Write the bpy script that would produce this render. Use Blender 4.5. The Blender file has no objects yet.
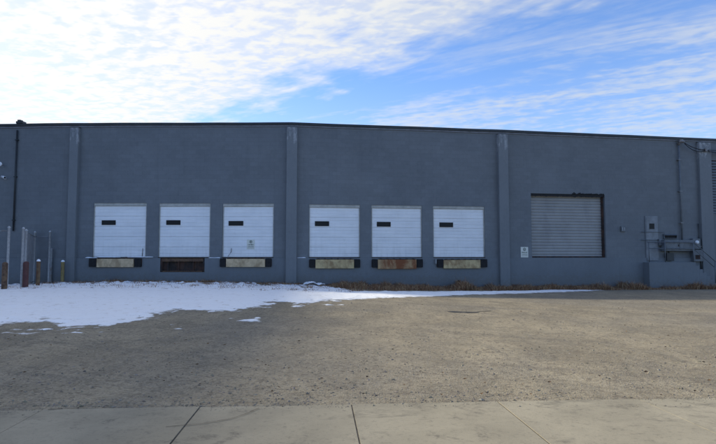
import bpy, bmesh, math, random
import numpy as np
from mathutils import Vector, noise
random.seed(7)
rng = np.random.default_rng(7)
R = math.radians
sc = bpy.context.scene
col = sc.collection

# ------------------------------------------------------------------ camera
cam = bpy.data.cameras.new('camera')
cam.lens = 28.0
cam.sensor_width = 36.0
cam.clip_start = 0.1
cam.clip_end = 4000
camo = bpy.data.objects.new('camera', cam)
camo.location = (0, 0, 1.6)
camo.rotation_euler = (R(90 + 3.70), 0, 0)
col.objects.link(camo)
sc.camera = camo

# ------------------------------------------------------------------ light
SUN_EL = R(26.0)
SUN_SIDE = R(20.0)                      # degrees behind the facade line, sun stands to the left
sun_dir = Vector((-math.cos(SUN_SIDE) * math.cos(SUN_EL), math.sin(SUN_SIDE) * math.cos(SUN_EL), math.sin(SUN_EL)))
sl = bpy.data.lights.new('sun', 'SUN')
sl.energy = 5.0
sl.angle = R(2.6)
sl.color = (1.0, 0.89, 0.67)
so = bpy.data.objects.new('sun', sl)
so.rotation_euler = (-sun_dir).to_track_quat('-Z', 'Y').to_euler()
so.location = (-30, 30, 40)
col.objects.link(so)

sc.view_settings.view_transform = 'Standard'
sc.view_settings.look = 'None'
sc.view_settings.exposure = 0.22
sc.view_settings.gamma = 1.0
sc.view_settings.use_curve_mapping = False


class NT:
    """small wrapper to write node trees shortly"""
    def __init__(s, tree):
        s.t = tree
        tree.nodes.clear()

    def n(s, kind, **kw):
        nd = s.t.nodes.new(kind)
        for k, v in kw.items():
            if k in nd.inputs and not hasattr(type(nd), k):
                s.set(nd.inputs[k], v)
            elif hasattr(nd, k):
                setattr(nd, k, v)
            else:
                s.set(nd.inputs[k.replace('_', ' ')], v)
        return nd

    def set(s, inp, v):
        if isinstance(v, bpy.types.NodeSocket):
            s.t.links.new(v, inp)
        else:
            inp.default_value = v

    def math(s, op, a, b=0.0, c=None, clamp=False):
        nd = s.t.nodes.new('ShaderNodeMath')
        nd.operation = op
        nd.use_clamp = clamp
        s.set(nd.inputs[0], a)
        s.set(nd.inputs[1], b)
        if c is not None:
            s.set(nd.inputs[2], c)
        return nd.outputs[0]

    def vmath(s, op, a, b=(0, 0, 0), out=0):
        nd = s.t.nodes.new('ShaderNodeVectorMath')
        nd.operation = op
        s.set(nd.inputs[0], a)
        s.set(nd.inputs[1], b)
        return nd.outputs[out]

    def noise(s, vec, scale, detail=4.0, rough=0.55, dist=0.0):
        nd = s.t.nodes.new('ShaderNodeTexNoise')
        s.set(nd.inputs['Vector'], vec)
        nd.inputs['Scale'].default_value = scale
        nd.inputs['Detail'].default_value = detail
        nd.inputs['Roughness'].default_value = rough
        nd.inputs['Distortion'].default_value = dist
        return nd.outputs['Fac']

    def mapping(s, vec, scale=(1, 1, 1), rot=(0, 0, 0), loc=(0, 0, 0)):
        nd = s.t.nodes.new('ShaderNodeMapping')
        s.set(nd.inputs['Vector'], vec)
        nd.inputs['Scale'].default_value = scale
        nd.inputs['Rotation'].default_value = rot
        nd.inputs['Location'].default_value = loc
        return nd.outputs[0]

    def aniso(s, vec, deg, sx, sy):
        """turn by deg, then stretch: features lie along the direction -deg"""
        return s.mapping(s.mapping(vec, (1, 1, 1), (0, 0, R(deg))), (sx, sy, 1))

    def rng(s, v, a, b, c=0.0, d=1.0, smooth=True):
        nd = s.t.nodes.new('ShaderNodeMapRange')
        nd.interpolation_type = 'SMOOTHSTEP' if smooth else 'LINEAR'
        s.set(nd.inputs['Value'], v)
        for k, x in (('From Min', a), ('From Max', b), ('To Min', c), ('To Max', d)):
            s.set(nd.inputs[k], x)
        return nd.outputs['Result']

    def mix(s, f, a, b, mode='MIX'):
        nd = s.t.nodes.new('ShaderNodeMix')
        nd.data_type = 'RGBA'
        nd.blend_type = mode
        s.set(nd.inputs['Factor'], f)
        for i, v in ((6, a), (7, b)):
            s.set(nd.inputs[i], (*v, 1) if isinstance(v, tuple) and len(v) == 3 else v)
        return nd.outputs[2]

    def bump(s, h, strength=0.3, dist=0.02, normal=None):
        nd = s.t.nodes.new('ShaderNodeBump')
        nd.inputs['Strength'].default_value = strength
        nd.inputs['Distance'].default_value = dist
        s.set(nd.inputs['Height'], h)
        if normal is not None:
            s.set(nd.inputs['Normal'], normal)
        return nd.outputs[0]


# ------------------------------------------------------------------ sky
w = bpy.data.worlds.new('World')
sc.world = w
w.use_nodes = True
T = NT(w.node_tree)
sky = T.n('ShaderNodeTexSky')
sky.sky_type = 'NISHITA'
sky.sun_disc = False
sky.sun_elevation = SUN_EL
sky.sun_rotation = math.atan2(sun_dir.x, sun_dir.y)
sky.air_density = 1.0
sky.dust_density = 0.4
sky.ozone_density = 2.0
d = T.n('ShaderNodeTexCoord').outputs['Generated']
sep = T.n('ShaderNodeSeparateXYZ', Vector=d)
zz = T.math('MAXIMUM', T.math('ADD', sep.outputs[2], 0.02), 0.03)
q = T.n('ShaderNodeCombineXYZ', X=T.math('DIVIDE', sep.outputs[0], zz), Y=T.math('DIVIDE', sep.outputs[1], zz)).outputs[0]
qs = T.n('ShaderNodeSeparateXYZ', Vector=q)
sumq = T.math('ADD', qs.outputs[0], T.math('MULTIPLY', qs.outputs[1], 0.957))
big = T.noise(q, 0.9, 3, 0.5)
mid = T.noise(T.aniso(q, 42, 0.8, 1.5), 3.4, 4, 0.55, 0.2)
rip = T.noise(T.aniso(q, 20, 1.0, 1.35), 11.0, 2, 0.5, 0.3)
fine = T.noise(q, 34.0, 3, 0.6)
# the cloud sheet on the left with its diagonal edge
edge = T.math('ADD', sumq, T.math('MULTIPLY', T.math('SUBTRACT', mid, 0.5), 2.0))
edge = T.math('ADD', edge, T.math('MULTIPLY', T.math('SUBTRACT', big, 0.5), 0.7))
sheet = T.rng(edge, 2.9, 2.05)
tex = T.math('ADD', T.math('MULTIPLY', rip, 0.78), T.math('MULTIPLY', fine, 0.22))
holes = T.rng(T.math('ADD', tex, T.math('MULTIPLY', T.math('SUBTRACT', mid, 0.5), 0.55)), 0.34, 0.60, 0.66, 1.0)
sheet = T.math('MULTIPLY', sheet, holes)
front = T.rng(sep.outputs[1], -0.35, 0.25)            # the sheet thins out behind the camera, away from the sun
sheet = T.math('MULTIPLY', sheet, front)
# thin streaks on the right
stv = T.aniso(q, 33, 0.40, 1.9)
st = T.noise(stv, 1.5, 6, 0.62, 0.5)
st2 = T.noise(T.aniso(q, 33, 1.0, 1.9), 9.0, 3, 0.6, 0.2)
thin = T.math('MULTIPLY', T.rng(T.math('ADD', st, T.math('MULTIPLY', T.math('SUBTRACT', st2, 0.5), 0.35)), 0.40, 0.74), 0.66)
low = T.rng(sep.outputs[2], 0.34, 0.12, 0.0, 0.28)
edge2 = T.math('ADD', sumq, T.math('MULTIPLY', T.math('SUBTRACT', st, 0.5), 2.4))
veil = T.math('MULTIPLY', T.rng(edge2, 2.9, 4.0), T.rng(T.math('ADD', st, T.math('MULTIPLY', T.math('SUBTRACT', rip, 0.5), 0.5)), 0.34, 0.70, 0.10, 0.66))
thin = T.math('MAXIMUM', T.math('MULTIPLY', thin, 0.35), veil)
thin = T.math('MULTIPLY', T.math('MAXIMUM', thin, low), T.rng(front, 0.0, 1.0, 1.0, 1.0))
cl = T.math('MAXIMUM', sheet, thin, clamp=True)
sd = T.vmath('DOT_PRODUCT', d, tuple(sun_dir), out=1)
glow = T.rng(sd, 0.1, 0.95, 0.0, 1.0)
cb = T.math('ADD', 6.0, T.math('MULTIPLY', glow, 2.2))
cloudcol = T.mix(glow, (0.93, 0.97, 1.0), (1.0, 0.985, 0.95))
cloudrad = T.vmath('SCALE', cloudcol)
cloudrad.node.inputs['Scale'].default_value = 1.0
T.set(cloudrad.node.inputs['Scale'], cb)
SKYT = T.mix(1.0, sky.outputs[0], (1.14, 1.40, 1.86), 'MULTIPLY')
mixc = T.mix(cl, SKYT, cloudrad)
bg = T.n('ShaderNodeBackground', Color=mixc, Strength=0.114)
wo = T.n('ShaderNodeOutputWorld', Surface=bg.outputs[0])


# ------------------------------------------------------------------ materials
def mat(name):
    m = bpy.data.materials.new(name)
    m.use_nodes = True
    t = NT(m.node_tree)
    b = t.n('ShaderNodeBsdfPrincipled')
    o = t.n('ShaderNodeOutputMaterial', Surface=b.outputs[0])
    return m, t, b


def simple(name, c, rough=0.6, metal=0.0, var=0.15, scale=8.0, bump=0.1, stain=None, stain_amt=0.5, stain_scale=3.0, spec=0.5):
    m, t, b = mat(name)
    tc = t.n('ShaderNodeTexCoord').outputs['Object']
    rn = t.n('ShaderNodeObjectInfo').outputs['Random']
    tc = t.vmath('ADD', tc, t.n('ShaderNodeCombineXYZ', X=t.math('MULTIPLY', rn, 37.0), Y=t.math('MULTIPLY', rn, 11.0)).outputs[0])
    n1 = t.noise(tc, scale, 6, 0.6)
    dark = tuple(x * (1 - var) for x in c)
    lite = tuple(min(1, x * (1 + var)) for x in c)
    cc = t.mix(t.rng(n1, 0.3, 0.7), dark, lite)
    if stain:
        n2 = t.noise(t.mapping(tc, (1, 1, 0.6), (0, 0, 0), (3.1, 1.7, 0.3)), stain_scale, 6, 0.65, 0.4)
        cc = t.mix(t.math('MULTIPLY', t.rng(n2, 0.43, 0.62), stain_amt), cc, stain)
    t.set(b.inputs['Base Color'], cc)
    b.inputs['Roughness'].default_value = rough
    b.inputs['Metallic'].default_value = metal
    b.inputs['Specular IOR Level'].default_value = spec
    t.set(b.inputs['Normal'], t.bump(t.noise(tc, scale * 6, 4), bump, 0.01))
    return m


def wall_paint(name, c, worn=False, blocks=True):
    m, t, b = mat(name)
    tc = t.n('ShaderNodeTexCoord')
    uv = tc.outputs['UV'] if blocks else tc.outputs['Object']
    ob = tc.outputs['Object']
    n1 = t.noise(ob, 0.5, 5, 0.6)
    n2 = t.noise(t.mapping(ob, (2.2, 2.2, 0.12)), 1.6, 6, 0.7)
    n3 = t.noise(ob, 7.0, 6, 0.75)
    n5 = t.noise(ob, 24.0, 4, 0.7)
    k = lambda f: (c[0] * f, c[1] * f, c[2] * f)
    cc = t.mix(t.rng(n1, 0.3, 0.7), k(0.93), k(1.07))
    cc = t.mix(t.math('MULTIPLY', t.rng(n2, 0.52, 0.74), 0.22), cc, k(0.66))
    cc = t.mix(t.math('MULTIPLY', t.rng(n3, 0.50, 0.74), 0.34), cc, k(1.42))
    cc = t.mix(t.math('MULTIPLY', t.rng(n3, 0.46, 0.28), 0.34), cc, k(0.62))
    cc = t.mix(t.math('MULTIPLY', t.rng(n5, 0.54, 0.74), 0.30), cc, k(0.60))
    nrm = None
    if blocks:
        br = t.n('ShaderNodeTexBrick')
        t.set(br.inputs['Vector'], uv)
        br.inputs['Color1'].default_value = (1, 1, 1, 1)
        br.inputs['Color2'].default_value = (0.84, 0.84, 0.84, 1)
        br.inputs['Mortar'].default_value = (0.80, 0.80, 0.80, 1)
        br.inputs['Scale'].default_value = 1.0
        br.inputs['Mortar Size'].default_value = 0.009
        br.inputs['Mortar Smooth'].default_value = 0.4
        br.inputs['Brick Width'].default_value = 0.4
        br.inputs['Row Height'].default_value = 0.2
        cc = t.mix(0.6, cc, br.outputs['Color'], 'MULTIPLY')
        pt = t.n('ShaderNodeTexBrick')                      # areas rolled over on another day
        t.set(pt.inputs['Vector'], t.mapping(uv, (1, 1, 1), (0, 0, 0), (0.7, 0.4, 0)))
        pt.inputs['Color1'].default_value = (1, 1, 1, 1)
        pt.inputs['Color2'].default_value = (0.90, 0.91, 0.93, 1)
        pt.inputs['Mortar'].default_value = (0.96, 0.96, 0.96, 1)
        pt.inputs['Scale'].default_value = 1.0
        pt.inputs['Mortar Size'].default_value = 0.02
        pt.inputs['Brick Width'].default_value = 2.6
        pt.inputs['Row Height'].default_value = 1.45
        cc = t.mix(0.7, cc, pt.outputs['Color'], 'MULTIPLY')
        nrm = t.bump(t.math('SUBTRACT', 1.0, br.outputs['Fac']), 0.4, 0.006)
    sx = t.n('ShaderNodeSeparateXYZ', Vector=ob)
    low = t.rng(sx.outputs[2], 0.95, 0.0, 0.0, 0.26)         # mud splashed up by rain
    cc = t.mix(t.math('MULTIPLY', t.rng(t.math('ADD', n3, low), 0.56, 0.78), 0.45), cc, (0.125, 0.115, 0.10))
    if worn:
        n4 = t.noise(t.mapping(ob, (1, 1, 0.35)), 6.0, 6, 0.7, 0.5)
        top = t.rng(sx.outputs[2], 5.6, 7.9, 0.0, 0.22)
        cc = t.mix(t.math('MULTIPLY', t.rng(t.math('ADD', n4, top), 0.66, 0.82), 0.7), cc, (0.40, 0.41, 0.42))
    t.set(b.inputs['Base Color'], cc)
    b.inputs['Roughness'].default_value = 0.62
    b.inputs['Specular IOR Level'].default_value = 0.35
    t.set(b.inputs['Normal'], t.bump(n3, 0.3, 0.008, nrm))
    return m


BLUE = (0.170, 0.184, 0.195)
M = {}
M['wall'] = wall_paint('painted_block_wall', BLUE)
M['foundation'] = wall_paint('painted_concrete_base', (0.158, 0.174, 0.188), blocks=False)
M['pilaster'] = wall_paint('worn_pilaster_paint', (0.172, 0.186, 0.197), worn=True, blocks=False)
M['bluemetal'] = simple('blue_painted_metal', (0.112, 0.125, 0.138), 0.5, 0, 0.15, 5, 0.1, (0.2, 0.22, 0.24), 0.35)
M['greydoor'] = simple('pale_grey_door_paint', (0.20, 0.215, 0.23), 0.5, 0, 0.12, 4, 0.1, (0.11, 0.12, 0.13), 0.4)
M['coping'] = simple('dark_coping_metal', (0.022, 0.026, 0.028), 0.5, 0.0, 0.3, 2)
M['flash'] = simple('grey_flashing', (0.17, 0.18, 0.21), 0.5, 0.0, 0.2, 3)
M['roofing'] = simple('roof_membrane', (0.10, 0.10, 0.10), 0.9)
M['header'] = simple('tan_weather_seal', (0.42, 0.41, 0.37), 0.8, 0, 0.15, 4)
M['black'] = simple('black_rubber', (0.012, 0.012, 0.013), 0.8, 0, 0.3, 10)
M['dark'] = simple('dark_recess', (0.028, 0.022, 0.020), 0.9, 0, 0.4, 4, 0.2, (0.09, 0.042, 0.026), 0.7)
M['glass'] = simple('dark_window_glass', (0.014, 0.016, 0.019), 0.3, 0, 0.1, 2, 0.0, spec=0.15)
M['galv'] = simple('galvanised_steel', (0.40, 0.41, 0.42), 0.55, 0.2, 0.15, 12)
M['galvdull'] = simple('dull_steel_post', (0.22, 0.23, 0.24), 0.6, 0.3, 0.2, 6, 0.1, (0.16, 0.11, 0.08), 0.5)
M['lip'] = simple('beige_leveler_plate', (0.60, 0.45, 0.27), 0.7, 0, 0.14, 5, 0.15, (0.28, 0.18, 0.09), 0.6, 2.4)
M['lip_olive'] = simple('olive_yellow_plate', (0.54, 0.41, 0.21), 0.7, 0, 0.15, 5, 0.15, (0.24, 0.13, 0.055), 0.7, 2.6)
M['lip_rust'] = simple('rusty_leveler_plate', (0.46, 0.31, 0.16), 0.85, 0, 0.2, 5, 0.25, (0.22, 0.075, 0.028), 1.0, 1.1)
M['rust'] = simple('rusty_steel', (0.10, 0.058, 0.038), 0.9, 0, 0.4, 9, 0.3, (0.19, 0.115, 0.06), 0.6, 6)
M['redpaint'] = simple('dark_red_paint', (0.085, 0.028, 0.026), 0.7, 0, 0.25, 6, 0.2, (0.09, 0.04, 0.03), 0.7, 5)
M['yellow'] = simple('worn_yellow_paint', (0.25, 0.19, 0.075), 0.75, 0, 0.2, 6, 0.2, (0.15, 0.10, 0.04), 0.8, 5)
M['rustyellow'] = simple('rusted_yellow_paint', (0.14, 0.092, 0.05), 0.85, 0, 0.3, 8, 0.2, (0.12, 0.05, 0.025), 0.85, 5)
M['concrete'] = simple('concrete_cap', (0.34, 0.33, 0.31), 0.9, 0, 0.2, 6)
M['roll'] = simple('grey_slat_steel', (0.30, 0.295, 0.285), 0.55, 0.0, 0.08, 1.2, 0.05, (0.20, 0.20, 0.20), 0.5, 0.8)
M['signw'] = simple('sign_white', (0.66, 0.66, 0.58), 0.5, 0, 0.06, 6)
M['signmark'] = simple('sign_marking', (0.07, 0.10, 0.075), 0.6)
M['white'] = simple('white_plastic', (0.75, 0.76, 0.78), 0.4)
M['asphalt'] = simple('asphalt', (0.05, 0.05, 0.052), 0.9, 0, 0.25, 20, 0.3)
M['crack'] = simple('dirt_filled_crack', (0.075, 0.066, 0.053), 1.0, 0, 0.4, 10, 0.1)
M['mud'] = simple('wet_mud', (0.035, 0.030, 0.024), 0.45, 0, 0.3, 8, 0.1)
M['soil'] = simple('leafy_brown_soil', (0.135, 0.095, 0.062), 1.0, 0, 0.45, 7, 0.5, (0.24, 0.185, 0.125), 0.6, 3.0)
M['snow_bit'] = simple('ledge_snow', (0.84, 0.86, 0.90), 0.7, 0, 0.04, 10, 0.2)


def door_paint():
    m, t, b = mat('white_door_enamel')
    ob = t.n('ShaderNodeTexCoord').outputs['Object']
    rn = t.n('ShaderNodeObjectInfo').outputs['Random']
    sx = t.n('ShaderNodeSeparateXYZ', Vector=ob)
    ob = t.vmath('ADD', ob, t.n('ShaderNodeCombineXYZ', X=t.math('MULTIPLY', rn, 37.0), Y=t.math('MULTIPLY', rn, 11.0)).outputs[0])
    n1 = t.noise(t.mapping(ob, (0.7, 1, 2.0)), 1.3, 5, 0.6)
    n2 = t.noise(t.mapping(ob, (5, 1, 0.5)), 1.5, 5, 0.7)
    n3 = t.noise(ob, 4.0, 6, 0.7)
    cc = t.mix(t.rng(n1, 0.3, 0.7), (0.76, 0.765, 0.77), (0.85, 0.85, 0.85))
    lowd = t.rng(sx.outputs[2], 0.9, 0.0, 0.0, 0.22)
    cc = t.mix(t.math('MULTIPLY', t.rng(n2, 0.42, 0.75), t.math('ADD', lowd, 0.08)), cc, (0.48, 0.47, 0.45))
    cc = t.mix(t.math('MULTIPLY', t.rng(n3, 0.58, 0.72), 0.18), cc, (0.50, 0.49, 0.47))
    t.set(b.inputs['Base Color'], cc)
    t.set(b.inputs['Normal'], t.bump(n1, 0.5, 0.03))
    b.inputs['Roughness'].default_value = 0.45
    return m


M['door'] = door_paint()


def gravel():
    m, t, b = mat('packed_gravel')
    ob = t.n('ShaderNodeTexCoord').outputs['Object']
    n0 = t.noise(ob, 0.16, 4, 0.55, 0.6)
    n1 = t.noise(t.mapping(ob, (1.1, 0.5, 1), (0, 0, R(6))), 0.7, 6, 0.62, 0.5)
    n2 = t.noise(ob, 4.5, 6, 0.7)
    n3 = t.noise(ob, 38.0, 4, 0.7)
    vo = t.n('ShaderNodeTexVoronoi')
    t.set(vo.inputs['Vector'], ob)
    vo.inputs['Scale'].default_value = 42.0
    vo2 = t.n('ShaderNodeTexVoronoi')
    t.set(vo2.inputs['Vector'], ob)
    vo2.inputs['Scale'].default_value = 17.0
    cc = t.mix(t.rng(n1, 0.32, 0.68), (0.195, 0.164, 0.108), (0.350, 0.298, 0.200))
    cc = t.mix(t.math('MULTIPLY', t.rng(n0, 0.42, 0.66), 0.6), cc, (0.150, 0.145, 0.132))
    cc = t.mix(t.math('MULTIPLY', t.rng(n2, 0.5, 0.78), 0.5), cc, (0.105, 0.092, 0.070))
    n5 = t.noise(t.mapping(ob, (1.5, 0.45, 1)), 1.6, 7, 0.72, 0.5)
    cc = t.mix(t.math('MULTIPLY', t.rng(n5, 0.48, 0.68), 0.62), cc, (0.120, 0.108, 0.086))
    n6 = t.noise(t.aniso(ob, 24, 0.10, 1.4), 1.3, 4, 0.6, 1.2)
    cc = t.mix(t.math('MULTIPLY', t.rng(n6, 0.54, 0.64), 0.45), cc, (0.125, 0.110, 0.085))
    cc = t.mix(t.math('MULTIPLY', t.rng(n6, 0.45, 0.34), 0.35), cc, (0.32, 0.28, 0.20))
    n7 = t.noise(t.mapping(ob, (1, 0.4, 1)), 11.0, 6, 0.78, 0.2)
    cc = t.mix(t.math('MULTIPLY', t.rng(n7, 0.53, 0.68), 0.62), cc, (0.095, 0.084, 0.066))
    cc = t.mix(t.math('MULTIPLY', t.rng(n7, 0.45, 0.30), 0.55), cc, (0.33, 0.29, 0.22))
    # faint turning tracks of trucks
    for (cx, cy, rad, wdt) in ((15.0, 2.0, 13.6, 0.22), (15.0, 2.0, 11.7, 0.22), (11.0, 27.5, 12.6, 0.20), (11.0, 27.5, 10.8, 0.20), (-9.0, 30.0, 20.0, 0.22), (-9.0, 30.0, 18.1, 0.22)):
        off = t.vmath('SUBTRACT', ob, (cx, cy, 0))
        off = t.vmath('MULTIPLY', off, (1, 1, 0))
        ln = t.math('ADD', t.vmath('LENGTH', off, out=1), t.math('MULTIPLY', t.math('SUBTRACT', n1, 0.5), 0.7))
        band = t.rng(t.math('ABSOLUTE', t.math('SUBTRACT', ln, rad)), wdt * 1.4, wdt * 0.4)
        cc = t.mix(t.math('MULTIPLY', band, t.rng(n2, 0.36, 0.62, 0.0, 0.42)), cc, (0.110, 0.096, 0.072))
    # stone to stone variation
    hs = t.n('ShaderNodeSeparateColor', Color=vo.outputs['Color']).outputs[0]
    cc = t.mix(0.38, cc, t.mix(hs, (0.10, 0.09, 0.075), (0.36, 0.33, 0.275)))
    hs2 = t.n('ShaderNodeSeparateColor', Color=vo2.outputs['Color']).outputs[1]
    cc = t.mix(t.math('MULTIPLY', t.rng(hs2, 0.82, 0.95), 0.5), cc, (0.12, 0.10, 0.08))
    # scattered dark specks
    cc = t.mix(t.math('MULTIPLY', t.rng(n3, 0.62, 0.78), 0.4), cc, (0.075, 0.065, 0.05))
    t.set(b.inputs['Base Color'], cc)
    b.inputs['Roughness'].default_value = 0.95
    b.inputs['Specular IOR Level'].default_value = 0.2
    nb = t.bump(vo.outputs['Distance'], 0.5, 0.012)
    nb = t.bump(n2, 0.4, 0.05, nb)
    t.set(b.inputs['Normal'], t.bump(n3, 0.4, 0.012, nb))
    return m


M['gravel'] = gravel()


def sidewalk_mat():
    m, t, b = mat('weathered_sidewalk_concrete')
    ob = t.n('ShaderNodeTexCoord').outputs['Object']
    n1 = t.noise(ob, 0.8, 6, 0.62, 0.4)
    n2 = t.noise(ob, 5.0, 7, 0.72, 0.3)
    n3 = t.noise(ob, 60.0, 4, 0.7)
    n4 = t.noise(t.mapping(ob, (0.5, 1.3, 1), (0, 0, R(4))), 1.4, 6, 0.7, 0.8)
    cc = t.mix(t.rng(n1, 0.3, 0.7), (0.235, 0.214, 0.163), (0.320, 0.290, 0.220))
    cc = t.mix(t.math('MULTIPLY', t.rng(n4, 0.52, 0.68), t.math('MULTIPLY', t.rng(n2, 0.42, 0.6), 0.62)), cc, (0.115, 0.107, 0.088))
    cc = t.mix(t.math('MULTIPLY', t.rng(n3, 0.55, 0.75), 0.5), cc, (0.13, 0.12, 0.10))
    cc = t.mix(t.math('MULTIPLY', t.rng(n3, 0.42, 0.25), 0.4), cc, (0.37, 0.345, 0.29))
    n5 = t.noise(ob, 20.0, 6, 0.75)
    cc = t.mix(t.math('MULTIPLY', t.rng(n5, 0.52, 0.70), 0.45), cc, (0.125, 0.115, 0.095))
    n6 = t.noise(ob, 2.2, 6, 0.7, 0.8)
    cc = t.mix(t.math('MULTIPLY', t.rng(n6, 0.54, 0.68), t.rng(n5, 0.40, 0.56, 0.05, 0.62)), cc, (0.11, 0.10, 0.082))
    t.set(b.inputs['Base Color'], cc)
    b.inputs['Roughness'].default_value = 0.9
    b.inputs['Specular IOR Level'].default_value = 0.25
    t.set(b.inputs['Normal'], t.bump(n3, 0.4, 0.004, t.bump(n2, 0.3, 0.012)))
    return m


M['sidewalk'] = sidewalk_mat()


def snow_mat():
    m, t, b = mat('old_snow')
    ob = t.n('ShaderNodeTexCoord').outputs['Object']
    n1 = t.noise(t.mapping(ob, (0.6, 1.4, 1)), 1.2, 6, 0.65, 0.5)
    n2 = t.noise(ob, 14.0, 6, 0.7)
    n3 = t.noise(ob, 5.0, 6, 0.65, 0.6)
    cc = t.mix(t.rng(n1, 0.55, 0.8), (0.82, 0.84, 0.87), (0.70, 0.71, 0.73))
    cc = t.mix(t.math('MULTIPLY', t.rng(n3, 0.56, 0.70), 0.50), cc, (0.36, 0.31, 0.25))
    th = t.n('ShaderNodeAttribute')
    th.attribute_name = 'thickness'
    n4 = t.noise(t.mapping(ob, (0.7, 1.6, 1)), 9.0, 6, 0.75, 0.3)
    f = t.rng(t.math('ADD', t.math('MULTIPLY', th.outputs['Fac'], 1.5), t.math('SUBTRACT', n4, 0.5)), 0.10, 0.52)
    cc = t.mix(f, (0.185, 0.165, 0.13), cc)
    t.set(b.inputs['Base Color'], cc)
    b.inputs['Roughness'].default_value = 0.75
    b.inputs['Subsurface Weight'].default_value = 0.0
    t.set(b.inputs['Normal'], t.bump(n2, 0.5, 0.02, t.bump(n1, 0.5, 0.12)))
    return m


M['snow'] = snow_mat()


def attr_mat(name, rough=0.95):
    m, t, b = mat(name)
    a = t.n('ShaderNodeAttribute')
    a.attribute_name = 'tint'
    t.set(b.inputs['Base Color'], a.outputs['Color'])
    b.inputs['Roughness'].default_value = rough
    b.inputs['Specular IOR Level'].default_value = 0.2
    return m


M['stone'] = attr_mat('stone')
M['blade'] = attr_mat('dry_blade')
M['leaf'] = attr_mat('dead_leaf')


# ------------------------------------------------------------------ mesh helpers
class MB:
    def __init__(s):
        s.v, s.f, s.uv, s.sm = [], [], [], []

    def quad(s, pts, uv=None, smooth=False):
        i = len(s.v)
        s.v += [tuple(p) for p in pts]
        s.f.append(tuple(range(i, i + len(pts))))
        s.uv.append(uv or [(0, 0)] * len(pts))
        s.sm.append(smooth)
        return s

    def box(s, x0, x1, y0, y1, z0, z1):
        i = len(s.v)
        s.v += [(x0, y0, z0), (x1, y0, z0), (x1, y1, z0), (x0, y1, z0), (x0, y0, z1), (x1, y0, z1), (x1, y1, z1), (x0, y1, z1)]
        for a in ((3, 2, 1, 0), (4, 5, 6, 7), (0, 1, 5, 4), (1, 2, 6, 5), (2, 3, 7, 6), (3, 0, 4, 7)):
            s.f.append(tuple(i + k for k in a))
            s.uv.append([(0, 0)] * 4)
            s.sm.append(False)
        return s

    def tube(s, path, r, n=8, cap=True, smooth=True):
        path = [Vector(p) for p in path]
        rings = []
        for k, p in enumerate(path):
            a = path[max(k - 1, 0)]
            b = path[min(k + 1, len(path) - 1)]
            t = (b - a).normalized()
            ref = Vector((0, 0, 1)) if abs(t.z) < 0.9 else Vector((1, 0, 0))
            e1 = t.cross(ref).normalized()
            e2 = t.cross(e1).normalized()
            rr = r[k] if isinstance(r, (list, tuple)) else r
            i = len(s.v)
            s.v += [tuple(p + (e1 * math.cos(2 * math.pi * j / n) + e2 * math.sin(2 * math.pi * j / n)) * rr) for j in range(n)]
            rings.append(i)
        for a, b in zip(rings, rings[1:]):
            for j in range(n):
                s.f.append((a + j, a + (j + 1) % n, b + (j + 1) % n, b + j))
                s.uv.append([(0, 0)] * 4)
                s.sm.append(smooth)
        if cap:
            for i, rev in ((rings[0], True), (rings[-1], False)):
                s.f.append(tuple(range(i, i + n))[::-1] if rev else tuple(range(i, i + n)))
                s.uv.append([(0, 0)] * n)
                s.sm.append(False)
        return s

    def lathe(s, prof, n=20, c=(0, 0, 0), smooth=True):
        """profile of (radius, z) turned about the z axis"""
        rings = []
        for r, z in prof:
            i = len(s.v)
            s.v += [(c[0] + r * math.cos(2 * math.pi * j / n), c[1] + r * math.sin(2 * math.pi * j / n), c[2] + z) for j in range(n)]
            rings.append(i)
        for a, b in zip(rings, rings[1:]):
            for j in range(n):
                s.f.append((a + j, a + (j + 1) % n, b + (j + 1) % n, b + j))
                s.uv.append([(0, 0)] * 4)
                s.sm.append(smooth)
        return s

    def extrude_u(s, prof, u0, u1, smooth=False):
        """profile of (y, z) pushed along x"""
        for (ya, za), (yb, zb) in zip(prof, prof[1:]):
            s.quad([(u0, ya, za), (u1, ya, za), (u1, yb, zb), (u0, yb, zb)], None, smooth)
        return s

    def build(s, name, m, parent=None, loc=(0, 0, 0), rz=0.0, bevel=0.0, merge=True):
        me = bpy.data.meshes.new(name)
        me.from_pydata(s.v, [], s.f)
        uvl = me.uv_layers.new(name='UVMap')
        k = 0
        for fi, u in enumerate(s.uv):
            for c in u:
                uvl.data[k].uv = c
                k += 1
        me.polygons.foreach_set('use_smooth', s.sm)
        bm = bmesh.new()
        bm.from_mesh(me)
        if merge:
            bmesh.ops.remove_doubles(bm, verts=bm.verts, dist=1e-5)
        if bevel:
            es = [e for e in bm.edges if len(e.link_faces) == 2 and e.calc_face_angle(0) > 0.6]
            bmesh.ops.bevel(bm, geom=es, offset=bevel, segments=2, affect='EDGES', profile=0.6)
        bmesh.ops.recalc_face_normals(bm, faces=bm.faces) if bevel else None
        bm.to_mesh(me)
        bm.free()
        me.materials.append(m)
        o = bpy.data.objects.new(name, me)
        col.objects.link(o)
        o.rotation_euler = (0, 0, rz)
        if parent:
            put(o, parent, loc)
        else:
            o.location = loc
        return o


ORG = {}


def put(o, parent, loc):
    """parent o and keep world place loc (parents are never scaled)"""
    base, rz = ORG.get(parent.name, (Vector((0, 0, 0)), 0.0))
    o.parent = parent
    v = Vector(loc) - base
    c, s_ = math.cos(-rz), math.sin(-rz)
    o.location = (v.x * c - v.y * s_, v.x * s_ + v.y * c, v.z)
    wz = o.rotation_euler[2]
    o.rotation_euler = (0, 0, wz - rz)
    ORG[o.name] = (Vector(loc), wz)


def tag(o, label, cat, group=None):
    o['label'] = label
    o['category'] = cat
    if group:
        o['group'] = group
    return o


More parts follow.
